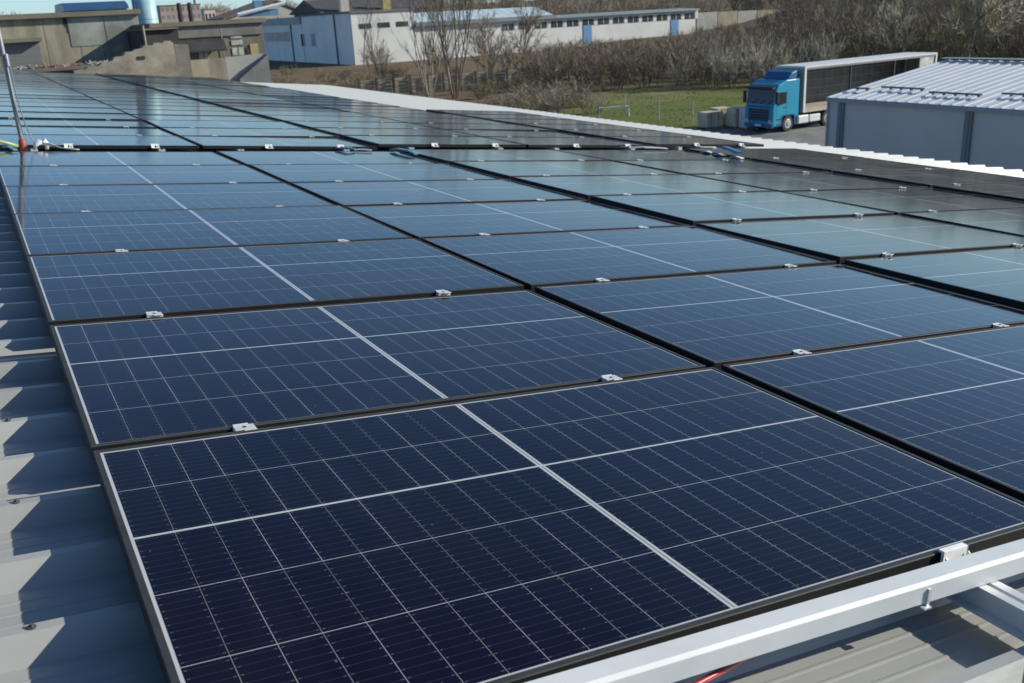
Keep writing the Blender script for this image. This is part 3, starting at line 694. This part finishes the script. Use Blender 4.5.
lw = empty('yard_wall', (17, 76, G), 'pale concrete yard wall in front of the workshop', 'wall', world=True)
mb = MB(); mb.box(14.32, 17.5, 75.5, 75.9, G, -1.32); mb.build('panel', conc, lw)
mb = MB(); mb.prism([(17.52,G),(17.52,-1.28),(20.4,-1.18),(20.4,G)], 1, 75.5, 75.9); mb.build('panel', mat('grey_plaster', (.33,.33,.31), .9, 0, .15, .5), lw)
mb = MB(); mb.prism([(17.9,G),(18.2,-2.9),(20.55,-1.24),(20.55,G)], 1, 74.6, 75.49); mb.build('shadow_wedge', mat('shadow_wedge_grey', (.19,.19,.185), .9, 0, .2, .6), lw)  # dark wedge standing in for the diagonal shadow across the low wall

# behind the left buildings
br = empty('blue_roofed_hall', (13, 114, G), 'hall with a deep blue metal roof rising behind the tan concrete hall', 'building', world=True)
mb = MB(); mb.box(10.5, 16.2, 110.2, 120, G, 3.2); mb.build('wall', mat('blue_cladding', (.05,.10,.20), .5, 0, .1, 1), br)
mb = MB(); mb.prism([(109.9,3.2),(110.3,3.62),(112,4.02),(119,4.05),(120.3,3.2)], 0, 10.2, 16.4); mb.build('roof', mat('blue_roof_metal', (.035,.09,.19), .4, .1, .1, 1), br)
sil = empty('silo', (18.9, 115, G), 'pale turquoise cylindrical silo behind the concrete buildings', 'silo')
mb = MB(); mb.tube([(0,0,0),(0,0,15)], 1.08, 28); mb.build('tank', mat('turquoise_silo_paint', (.33,.50,.54), .45, 0, .08, .5), sil, smooth=True)
mb = MB()
for z in (3.5, 6.5, 9.5, 12.5): mb.tube([(0,0,z),(0,0,z+.06)], 1.10, 28)
mb.build('seam', mat('silo_seam', (.22,.38,.45), .5), sil)
mb = MB(); mb.box(-1.36, -1.14, -.25, .25, 0, 15); mb.build('ladder_cage', mat('silo_blue', (.09,.24,.42), .5), sil)

def block(name, label, x0, x1, y, d, ztop, M, floors, bays, cat='building', base=None, winM=None):
    z0 = gz((x0+x1)/2, y)
    t = empty(name, ((x0+x1)/2, y+d/2, z0), label, cat)
    mb = MB(); mb.box(x0-(x0+x1)/2, x1-(x0+x1)/2, -d/2, d/2, -1, ztop-z0); mb.build('wall', M, t)
    mb = MB(); mb.box(x0-(x0+x1)/2-.2, x1-(x0+x1)/2+.2, -d/2-.2, d/2+.2, ztop-z0+.002, ztop-z0+.35); mb.build('roof', slabm, t)
    if floors:
        hh = (ztop-z0)/floors; ww = (x1-x0)/bays
        for f in range(floors):
            for b in range(bays):
                xx = -(x1-x0)/2+ww*(b+.5)
                if ztop-hh*(floors-f-.5) < -2: continue
                mb = MB(); mb.box(xx-ww*.25, xx+ww*.25, -d/2-.06, -d/2-.003, hh*f+hh*.35, hh*f+hh*.8); mb.build('window', winM or darkin, t)
    return t
pink = mat('faded_pink_render', (.36,.29,.26), .9, 0, .12, .2)
block('apartment_block', 'faded pinkish apartment block on the skyline right of the silo', 70.5, 85.6, 400, 14, 9.6, pink, 6, 8, winM=mat('hazed_panes', (.20,.17,.165), .6, 0, .2, .3))  # panes lightened to put the distance haze into their colour
block('far_house', 'small pale house on the skyline right of the apartment block', 91, 95.5, 420, 9, 7.9, mat('pale_render', (.5,.47,.44), .9), 2, 3)
block('far_house', 'low rust roofed house on the far skyline beside the pale house', 96.8, 102, 430, 9, 7.2, mat('rust_render', (.33,.22,.17), .9), 2, 3)
for i, (x, q) in enumerate(((59.2, 'left'), (62.2, 'right'))):
    mb = MB(); mb.tube([(0,0,0),(0,0,6),(0,0,15.6)], [.75,.72,.62], 14)
    o = mb.build('chimney_stack', darkin, None, Matrix.Translation((x, 305, -7.4))); tag(o, '%s of two dark chimney stacks in front of the pinkish apartment block' % q, 'chimney', 'dark chimney stacks')
mb = MB(); mb.tube([(0,0,0),(0,0,25),(0,0,34)], [1.0,.8,.35], 10)
o = mb.build('radio_tower', mat('pale_tower', (.45,.47,.5), .7), None, Matrix.Translation((95.5, 455, -6))); tag(o, 'thin pale tower on the skyline right of the apartment block', 'tower')
gh = empty('gabled_barn', (78, 300, G), 'long brown sloping roof of a barn behind the bluish hall', 'building', world=True)
mb = MB(); mb.prism([(69.5,2.9),(83.6,7.0),(92,3.2),(92,G),(69.5,G)], 1, 290.4, 312); mb.build('wall', mat('pale_barn', (.40,.38,.34), .9, 0, .1, .4), gh)
mb = MB(); mb.prism([(68,3.35),(83.6,7.9),(93.5,3.4),(93.5,2.9),(83.6,7.2),(68,2.7)], 1, 290, 312.4); mb.build('roof', mat('brown_roof', (.16,.125,.10), .85, 0, .2, .4), gh)

# ------------------------------------------------------------------ centre: white factory with a bluish side
wf = empty('white_factory', (108, 195, G), 'long white factory with bluish shaded end wall and rows of dark windows', 'building', world=True)
white = mat('white_render', (.62,.62,.59), .85, 0, .10, .16, bump=.05, detail=8)
white_lift = mat('lifted_white_render', (.80,.80,.76), .8, 0, .08, .2, detail=8)  # white render lightened in colour to brighten the shaded end wall
winD = mat('dark_factory_glass', (.045,.048,.05), .25, 0, .3, .8)
mb = MB(); mb.box(67.5, 80.5, 184.5, 216, G-.5, 2.20); mb.build('tall_block', white, wf)
mb = MB(); mb.box(67.2, 80.8, 184.2, 216.2, 2.202, 2.55); mb.build('flat_roof', mat('dark_roof_edge', (.15,.15,.15), .8), wf)
mb = MB(); mb.box(67.47, 67.498, 185.2, 216, G, 2.19); mb.build('side_wall', white_lift, wf)
mb = MB(); mb.box(67.4, 80.5, 216.3, 262, G-.5, .7); mb.build('rear_wing', white_lift, wf)
mb = MB(); mb.box(67.1, 80.8, 216.25, 262.2, .702, 2.2); mb.build('rear_fascia', mat('slate_blue_fascia', (.36,.40,.41), .7, 0, .1, .4), wf)
for (y0, y1, z0, z1) in ((217.4,214.8,-3.96,-1.42),(210.3,207.6,-3.95,-1.45)):
    mb = MB(); mb.box(67.40, 67.468, y1, y0, z0, z1); mb.build('window', mat('blue_grey_glass', (.20,.25,.30), .3), wf)
mb = MB(); mb.box(67.32, 67.398, 226, 247, -3.0, -.9); mb.build('window_band', mat('pinkish_panes', (.50,.42,.40), .6, 0, .3, .5), wf)
for y in (193.9, 223.9):
    mb = MB(); mb.tube([(67.3, y, G), (67.3, y, 2.1)], .16 if y < 200 else .22, 8); mb.build('drainpipe', mat('slate_pipe', (.10,.14,.19), .5), wf)
for (x0, x1) in ((69.04,71.52),(72.87,75.41),(76.78,79.32)):
    mb = MB(); mb.box(x0, x1, 184.42, 184.498, -.75, .18); f = mb.build('window', winD, wf)
# low wing
mb = MB(); mb.box(80.5, 152, 184.9, 198, G-.5, -.72); mb.build('low_wing', white, wf)
mb = MB(); mb.prism([(184.0,-.95),(184.0,-.62),(191,-.32),(198.4,-.62),(198.4,-.95)], 0, 113.6, 152.6); mb.build('wing_roof', mat('grey_blue_roof', (.23,.28,.31), .6, 0, .1, .4), wf)
mb = MB(); mb.prism([(184.0,-.95),(184.0,-.35),(185.5,-.2),(192.5,1.6),(199,-.5),(199,-.95)], 0, 80.8, 113.55); mb.build('eaves_roof', mat('eaves_slate', (.19,.21,.22), .7), wf)
gl_roof = mat('pale_glazed_roof', (.50,.62,.64), .35, 0, .12, .25, stretch=(3,.3,.3))
mb = MB(); mb.prism([(185.2,-.18),(185.2,-.10),(192.5,1.68),(192.5,1.62)], 0, 81.5, 113.3); mb.build('glazed_roof', gl_roof, wf)
for k in range(1, 16):
    x = 81.5+k*2.0
    mb = MB(); mb.prism([(185.2,-.098),(185.2,-.05),(192.5,1.73),(192.5,1.682)], 0, x, x+.12); mb.build('glazing_bar', white_lift, wf)
for k in range(13):
    x = 100.65+k*4.02
    mb = MB(); mb.box(x, x+2.75, 184.80, 184.898, -2.75, -1.5); f = mb.build('window', winD, wf)
    mb = MB(); mb.box(x+1.32, x+1.42, 184.76, 184.799, -2.75, -1.5); mb.build('glazing_bar', white_lift, f)
    mb = MB(); mb.box(x+2.98, x+3.80, 184.84, 184.898, -2.78, -.96); mb.build('pilaster', white, wf)
bd = mat('blue_door_paint', (.12,.26,.45), .5, 0, .1, 1)
for x in (120.8, 144.8):
    mb = MB(); mb.box(x, x+2.2, 184.78, 184.897, gz(x,185)-.2, -2.76); mb.build('door', bd, wf)
# things on and behind its roof
hb = empty('dark_roofed_hall', (88, 262, G), 'dark roofed hall with pale chimneys behind the white factory', 'building', world=True)
mb = MB(); mb.box(84, 118, 250, 275, G, 3.6); mb.build('wall', mat('dim_wall', (.22,.22,.22), .9), hb)
mb = MB(); mb.prism([(249,3.4),(262,6.6),(276,3.4),(276,3.1),(249,3.1)], 0, 83, 119); mb.build('roof', mat('dark_tile_roof', (.075,.07,.07), .8, 0, .2, .3), hb)
for x, h_, M in ((88.0, 8.2, 'pale_barn'), (99.5, 7.6, 'yellow_board')):
    mb = MB(); mb.box(x, x+2.2, 247.2, 248.9, G, h_); mb.build('chimney', bpy.data.materials[M], hb)
mach = empty('conveyor', (70, 262, G), 'blue conveyor machinery above the bluish factory wing', 'machine')
bm_ = mat('machine_blue', (.10,.22,.36), .5, 0, .2, .5)
mb = MB(); mb.box(-2.5, 7, 4, 8, 10.6, 12.2); mb.box(1.2, 3.2, 5, 7, 12.21, 14.6); mb.build('hopper', bm_, mach)
mb = MB(); mb.tube([(-4,3.4,11.2),(9,3.4,13.6)], .5, 6); mb.build('belt', mat('machine_white', (.6,.62,.62), .5), mach)
mb = MB()
for x in (-2.5, 2, 7): mb.tube([(x,5,0),(x,5,10)], .22, 6)
mb.build('legs', bm_, mach)
gw = empty('boundary_wall', (190, 212, -7), 'grey concrete boundary wall right of the white factory', 'wall', world=True)
for k in range(9):
    x = 153.5+k*6.2; z0 = gz(x, 186)
    mb = MB(); mb.box(x, x+6.0, 186.0, 186.3, z0-1, -1.55-k*.10); mb.build('panel', conc if k % 2 else bpy.data.materials['grey_plaster'], gw)

# plank fence in the scrub
pf = empty('plank_fence', (52, 101, G), 'grey horizontal plank fence with dark posts beside the bare trees', 'fence')
pl = mat('grey_planks', (.32,.29,.24), .9, 0, .25, .5, stretch=(1,1,5)); pp = mat('dark_post', (.07,.06,.055), .9)
A, B = Vector((38.5, 104.5)), Vector((63.5, 100.3)); nb = 13
rr = random.Random(9)
for i in range(nb+1):
    q = A.lerp(B, i/nb)-Vector((52, 101))
    mb = MB(); mb.box(q.x-.12, q.x+.12, q.y-.30, q.y-.10, -.3, 2.05+rr.uniform(-.1,.1)); mb.build('post', pp, pf)
    if i < nb:
        q2 = A.lerp(B, (i+1)/nb)-Vector((52, 101))
        mb = MB()
        for k in range(5):
            z0 = .22+k*.36+rr.uniform(-.04,.04); z1 = .22+k*.36+rr.uniform(-.04,.04)
            mb.add([(q.x,q.y,z0),(q2.x,q2.y,z1),(q2.x,q2.y,z1+.25),(q.x,q.y,z0+.25),(q.x,q.y+.05,z0),(q2.x,q2.y+.05,z1),(q2.x,q2.y+.05,z1+.25),(q.x,q.y+.05,z0+.25)],
                   [(0,1,2,3),(7,6,5,4),(0,4,5,1),(3,2,6,7),(0,3,7,4),(1,5,6,2)])
        mb.build('plank_bay', pl, pf)
# thin wire fence on the lawn
wfn = empty('wire_fence', (44.8, 57, G), 'thin wire fence with pale posts on the lawn beyond the white roof edge', 'fence')
palep = mat('pale_post', (.42,.45,.42), .7)
pts = [(45.3,63.0),(45.0,58.2),(44.7,53.9)]
for x, y in pts:
    mb = MB(); mb.tube([(x-44.8, y-57, 0), (x-44.8, y-57, 1.75)], .035, 6); mb.build('post', palep, wfn)
mb = MB()
for z in (.4, .8, 1.2, 1.6): mb.tube([(x-44.8, y-57, z) for x, y in pts], .008, 4)
mb.build('wire', palep, wfn)
bar = empty('low_barrier', (44.7, 63.4, G), 'low white pipe barrier at the lawn edge', 'barrier')
mb = MB(); mb.tube([(-1.2,.6,0),(-1.2,.6,.72),(.9,-.5,.78),(.9,-.5,0)], .06, 8); mb.build('pipe', wp, bar)

# ------------------------------------------------------------------ bare vegetation
bark = mat('grey_brown_bark', (.20,.165,.13), .95, 0, .25, 2)
bark_p = mat('pale_bark', (.30,.27,.22), .9, 0, .3, 1.5)
tw = {'brown': mat('brown_twigs', (.30,.25,.18), .95, 0, .2, .5, spec=.1), 'red': mat('reddish_twigs', (.29,.23,.17), .95, 0, .2, .5, spec=.1),
      'grey': mat('grey_twigs', (.35,.30,.23), .95, 0, .2, .5, spec=.1), 'pale': mat('pale_blossom', (.68,.62,.47), .9, 0, .18, .6, spec=.1),
      'olive': mat('olive_buds', (.28,.265,.15), .95, 0, .2, .6, spec=.1), 'dark': mat('dark_twigs', (.21,.18,.135), .95, 0, .2, .5, spec=.1)}
def plant_meshes(seed, kind):
    """bare woody plant grown as tapered limbs that fork, ending in thin twigs; returns wood MB and twig MB"""
    rr = random.Random(seed); wood = MB(); tws = MB()
    def twig(p, d, L, wd):
        a = d.orthogonal().normalized()*wd; q = p+d*L
        k = rr.random()*6.28; a = Matrix.Rotation(k, 3, d) @ a
        tws.add([p-a, p+a, q], [(0,1,2)])
    def rv(s): return Vector((rr.gauss(0,s), rr.gauss(0,s), rr.gauss(0,s)))
    def grow(p, d, L, r, lv, P):
        n = 4; pts = [p]; rad = [r]; q = p; dd = d.copy()
        for i in range(n):
            dd = (dd+rv(P['wob'])+Vector((0,0,P['up']))).normalized(); q = q+dd*(L/n); pts.append(q); rad.append(r*(1-(i+1)/n*.62))
        wood.tube(pts, rad, 5 if lv == 0 else 3, cap=False)
        if lv >= P['lv']:
            for k in range(P['tw']):
                t = rr.random(); i = min(n-1, int(t*n)); b = pts[i].lerp(pts[i+1], t*n-i)
                tdir = (dd+rv(P['tsp'])+Vector((0,0,.25))).normalized()
                twig(b, tdir, P['tl']*rr.uniform(.5,1.3), P['twd'])
            return
        for k in range(P['ch'][lv]):
            t = rr.uniform(P['t0'], 1); i = min(n-1, int(t*n)); b = pts[i].lerp(pts[i+1], t*n-i)
            ax = dd.orthogonal().normalized(); ax = Matrix.Rotation(rr.random()*6.283, 3, dd) @ ax
            cd = (dd*math.cos(P['ang'])+ax*math.sin(P['ang']*rr.uniform(.6,1.3))).normalized()
            grow(b, cd, L*rr.uniform(.38,.62)*(1.15-t*.4), rad[i]*.55, lv+1, P)
    if kind == 'bush':
        P = dict(wob=.16, up=.05, lv=1, ch=[5], t0=.15, ang=.55, tw=13, tsp=.45, tl=.17, twd=.0050)
        for k in range(15):
            a = rr.random()*6.283; s = rr.random()**.6
            grow(Vector((math.cos(a)*s*.28, math.sin(a)*s*.28, 0)), Vector((math.cos(a)*s*.55, math.sin(a)*s*.55, 1)).normalized(), rr.uniform(.55,.9), .010, 0, P)
    elif kind == 'tree':
        P = dict(wob=.10, up=.06, lv=2, ch=[13,6], t0=.28, ang=.75, tw=12, tsp=.45, tl=.10, twd=.0028)
        grow(Vector((0,0,0)), Vector((rr.gauss(0,.05), rr.gauss(0,.05), 1)).normalized(), .86, .016, 0, P)
    elif kind == 'slim':
        P = dict(wob=.045, up=.10, lv=2, ch=[12,4], t0=.25, ang=.42, tw=5, tsp=.3, tl=.09, twd=.0013)
        grow(Vector((0,0,0)), Vector((rr.gauss(0,.05), rr.gauss(0,.05), 1)).normalized(), .92, .008, 0, P)
    elif kind == 'multi':
        P = dict(wob=.05, up=.06, lv=2, ch=[7,3], t0=.3, ang=.34, tw=3, tsp=.3, tl=.09, twd=.0013)
        for k in range(7):
            a = k/7*6.283+rr.random()*.5; s = rr.uniform(.08,.34)
            grow(Vector((math.cos(a)*.02, math.sin(a)*.02, 0)), Vector((math.cos(a)*s, math.sin(a)*s, 1)).normalized(), rr.uniform(.65,.95), .0060, 0, P)
    return wood, tws
PROTO = {}
def plant(kind, variant, tone, x, y, h, label, name, cat, group, wide=1.0, bk=None):
    key = (kind, variant, tone)
    z = gz(x, y)-.05
    if key not in PROTO:
        wood, tws = plant_meshes(hash(kind) % 7*0+{'bush':10,'tree':30,'slim':50,'multi':70}[kind]+variant, kind)
        t = empty(name, (x, y, z), label, cat, group)
        wood.build('stems' if kind == 'bush' else 'trunk', bk or (tw['dark'] if tone in ('dark','brown','red') and kind == 'bush' else bark), t)
        tws.build('twigs' if kind == 'bush' else 'crown', tw[tone], t)
        PROTO[key] = t
    else:
        t = copy_tree(PROTO[key]); t.name = name; t.location = (x, y, z); t['label'] = label
        t['category'] = cat
        if group: t['group'] = group
    t.scale = (h*wide, h*wide, h); t.rotation_euler = (0, 0, random.random()*6.28)
    return t
def polar(px, d):
    """ground point seen in direction px (picture column at level view) at distance d"""
    a = R(28.06)+math.atan((px-512)/960.9)
    return d*math.sin(a)+CAM.x, d*math.cos(a)+CAM.y

# trees one can tell apart
plant('multi', 0, 'grey', 44.6, 92.5, 13.5, 'tall many stemmed bare tree rising before the plank fence, top out of frame', 'bare_tree', 'tree', 'tall bare trees by the fence', 1.0, bark)
plant('multi', 1, 'grey', 42.9, 95.5, 11.5, 'leaning many stemmed bare tree left of the tallest one at the fence', 'bare_tree', 'tree', 'tall bare trees by the fence', 1.1, bark_p)
plant('slim', 0, 'grey', 46.6, 97.5, 12.0, 'straight slim bare tree just right of the many stemmed pair', 'bare_tree', 'tree', 'tall bare trees by the fence', 1.2, bark_p)
plant('slim', 1, 'grey', 66.2, 176.5, 12.5, 'slim bare sapling against the corner of the white factory', 'bare_tree', 'tree', 'saplings by the white factory', 1.1)
plant('slim', 2, 'grey', 50.4, 130.5, 9.0, 'slim bare sapling second from the left before the white factory windows', 'bare_tree', 'tree', 'saplings by the white factory', 1.0)
for i, (x, y, h, q) in enumerate(((51.8,98.6,7.5,'left of three bare trees behind the right half of the plank fence'),(54.5,103,7.0,'middle of three bare trees behind the right half of the plank fence'),(60.5,106,9.5,'right of three bare trees behind the plank fence, beside the dark thicket'))):
    plant('tree', i % 2, 'grey', x, y, h, q, 'bare_tree', 'tree', 'bare trees behind the plank fence', .8)
for i, (px, d, h, q) in enumerate(((402,150,5.5,'left'),(392,176,4.2,'far left'),(455,150,6.5,'middle'),(500,140,6.2,'right'),(528,135,6.5,'far right'))):
    x, y = polar(px, d); plant('bush', i % 3, 'grey', x, y, h, 'greyish bare shrub against the white factory wall, %s one' % q, 'bare_bush', 'bush', 'shrubs along the white factory', .8)
# scrub left of the fence
for i in range(70):
    px = random.uniform(268, 560); d = random.uniform(112, 172)
    if px > 470 and d > 130: d -= 30
    x, y = polar(px, d); plant('bush', i % 3, ('brown','red','olive')[i % 3], x, y, random.uniform(1.0,2.3), 'low brown scrub bush between the rubble and the white factory', 'scrub_bush', 'bush', 'low scrub before the white factory', 1.3)
for i in range(26):
    px = 380+i*9.0+random.uniform(-6,6); d = random.uniform(82, 92) if px < 520 else random.uniform(80, 92)
    x, y = polar(px, d)
    plant('bush', i % 3, ('grey','brown','red')[i % 3] if px < 520 else 'grey', x, y, random.uniform(1.0,1.6) if px < 520 else random.uniform(1.6,2.4), 'low bare shrub in the brown strip along the white roof edge', 'scrub_bush', 'bush', 'low shrubs along the white roof edge', 1.5)
# thicket behind the lawn and the hillside wood
rows = [107, 112, 118, 125, 133, 142, 153, 166, 182, 200, 222]
cnt = 0
for ri, d in enumerate(rows):
    step = 4.0/d*960*(1 if d < 150 else 1.15)
    px = 553+random.random()*step
    while px < 1085:
        lo = px < 795
        x, y = polar(px+random.uniform(-.3,.3)*step, d+random.uniform(-2.5,2.5))
        if lo and y > 172: px += step; continue
        hmax = (8.3-(27 if px < 690 else 24)*d/961)*random.uniform(.75,1.0) if lo else random.uniform(5.0,7.6)
        if hmax < 1.2: px += step; continue
        u = random.random()
        tone = ('brown' if u < .45 else 'red' if u < .65 else 'dark' if u < .85 else 'grey') if lo else ('brown' if u < .33 else 'dark' if u < .55 else 'grey' if u < .74 else 'olive' if u < .88 else 'red')
        if px > 800 and ri > 3 and u > .75: tone = 'dark'
        kind = 'bush' if lo or random.random() < .55 else 'tree'
        if kind == 'tree': hmax *= 1.15
        zone = 'in the brown thicket behind the lawn' if lo else 'on the wooded slope behind the lorry and hall'
        plant(kind, cnt % 3, tone, x, y, hmax, '%s %s %s' % ({'brown':'brown','red':'reddish brown','dark':'dark','grey':'greyish','olive':'olive budding'}[tone], 'bare bush' if kind == 'bush' else 'bare tree', zone),
              'bare_bush' if kind == 'bush' else 'bare_tree', 'bush' if kind == 'bush' else 'tree', '%s %s' % ({'bush':'%s bushes','tree':'%s trees'}[kind] % tone, zone), 1.05 if kind == 'bush' else .9)
        cnt += 1; px += step
for i, (px, d, h, q) in enumerate(((742,103,4.0,'left of the lorry roof, first of the pale row'),(765,102,4.6,'above the lorry cab'),(792,104,4.4,'above the trailer front, low and round'),(822,103,4.9,'above the middle of the trailer'),(723,103,4.6,'leftmost, over the thicket'),(690,106,3.6,'low between thicket and white factory end'))):
    x, y = polar(px, d); plant('bush', i % 3, 'pale', x, y, h, 'pale blossoming bush %s' % q, 'blossom_bush', 'bush', 'pale blossoming bushes', .75)
for i, (px, d, h, q) in enumerate(((965,101,9.0,'large pale blossoming tree high on the slope above the grey hall'),(1003,103,9.0,'pale blossoming tree at the right picture edge above the hall'),(905,102,6.5,'yellowish blossoming tree behind the rear of the trailer'))):
    x, y = polar(px, d); plant('tree', i % 3, 'pale', x, y, h, q, 'blossom_tree', 'tree', 'pale blossoming trees on the slope', 1.0)
# far wood that reads as one mass
def far_wood(name, items, tone, kind='tree'):
    mb = MB(); src = [plant_meshes((30 if kind == 'tree' else 10)+i, kind) for i in range(2)]
    for i, (x, y, h, wd) in enumerate(items):
        z = gz(x, y); c, s = math.cos(i*2.1), math.sin(i*2.1)
        for q in src[i % 2]:
            mb.add([(x+(a*c-b*s)*h*wd, y+(a*s+b*c)*h*wd, z+e*h) for a, b, e in q.v], q.f)
    o = mb.build(name, tw[tone]); stt(o, 'stuff'); return o
it = []
for i in range(130):
    px = 330+i*5.9+random.uniform(-6,6); d = random.uniform(225, 300); x, y = polar(px, d)
    if y < 203: continue
    if 83 < x < 120 and 245 < y < 280: continue
    it.append((x, y, random.uniform(11,15) if px > 440 else random.uniform(6,8), 1.0))
it2 = []
for i in range(190):
    x, y = polar(425+i*3.6, random.uniform(238, 285))
    if y < 200.5 or (83 < x < 120 and 245 < y < 280): continue
    it2.append((x, y, random.uniform(6.5, 10.5), .9))
o2 = far_wood('far_wood', it2, 'grey', 'bush'); tag(o2, 'greyish leafless undergrowth at the foot of the far wood', 'wood')
o = far_wood('far_wood', it, 'brown'); tag(o, 'brown leafless wood behind the white factory and along the slope', 'wood')
it = []
for i in range(140):
    a = R(-5+i*.20); d = random.uniform(540, 660); it.append((d*math.sin(a), d*math.cos(a), random.uniform(5,8)+3*math.sin(i*.37), 1.5))
o = far_wood('distant_treeline', it, 'grey', 'bush'); tag(o, 'distant grey treeline on the skyline behind the concrete hall', 'treeline')
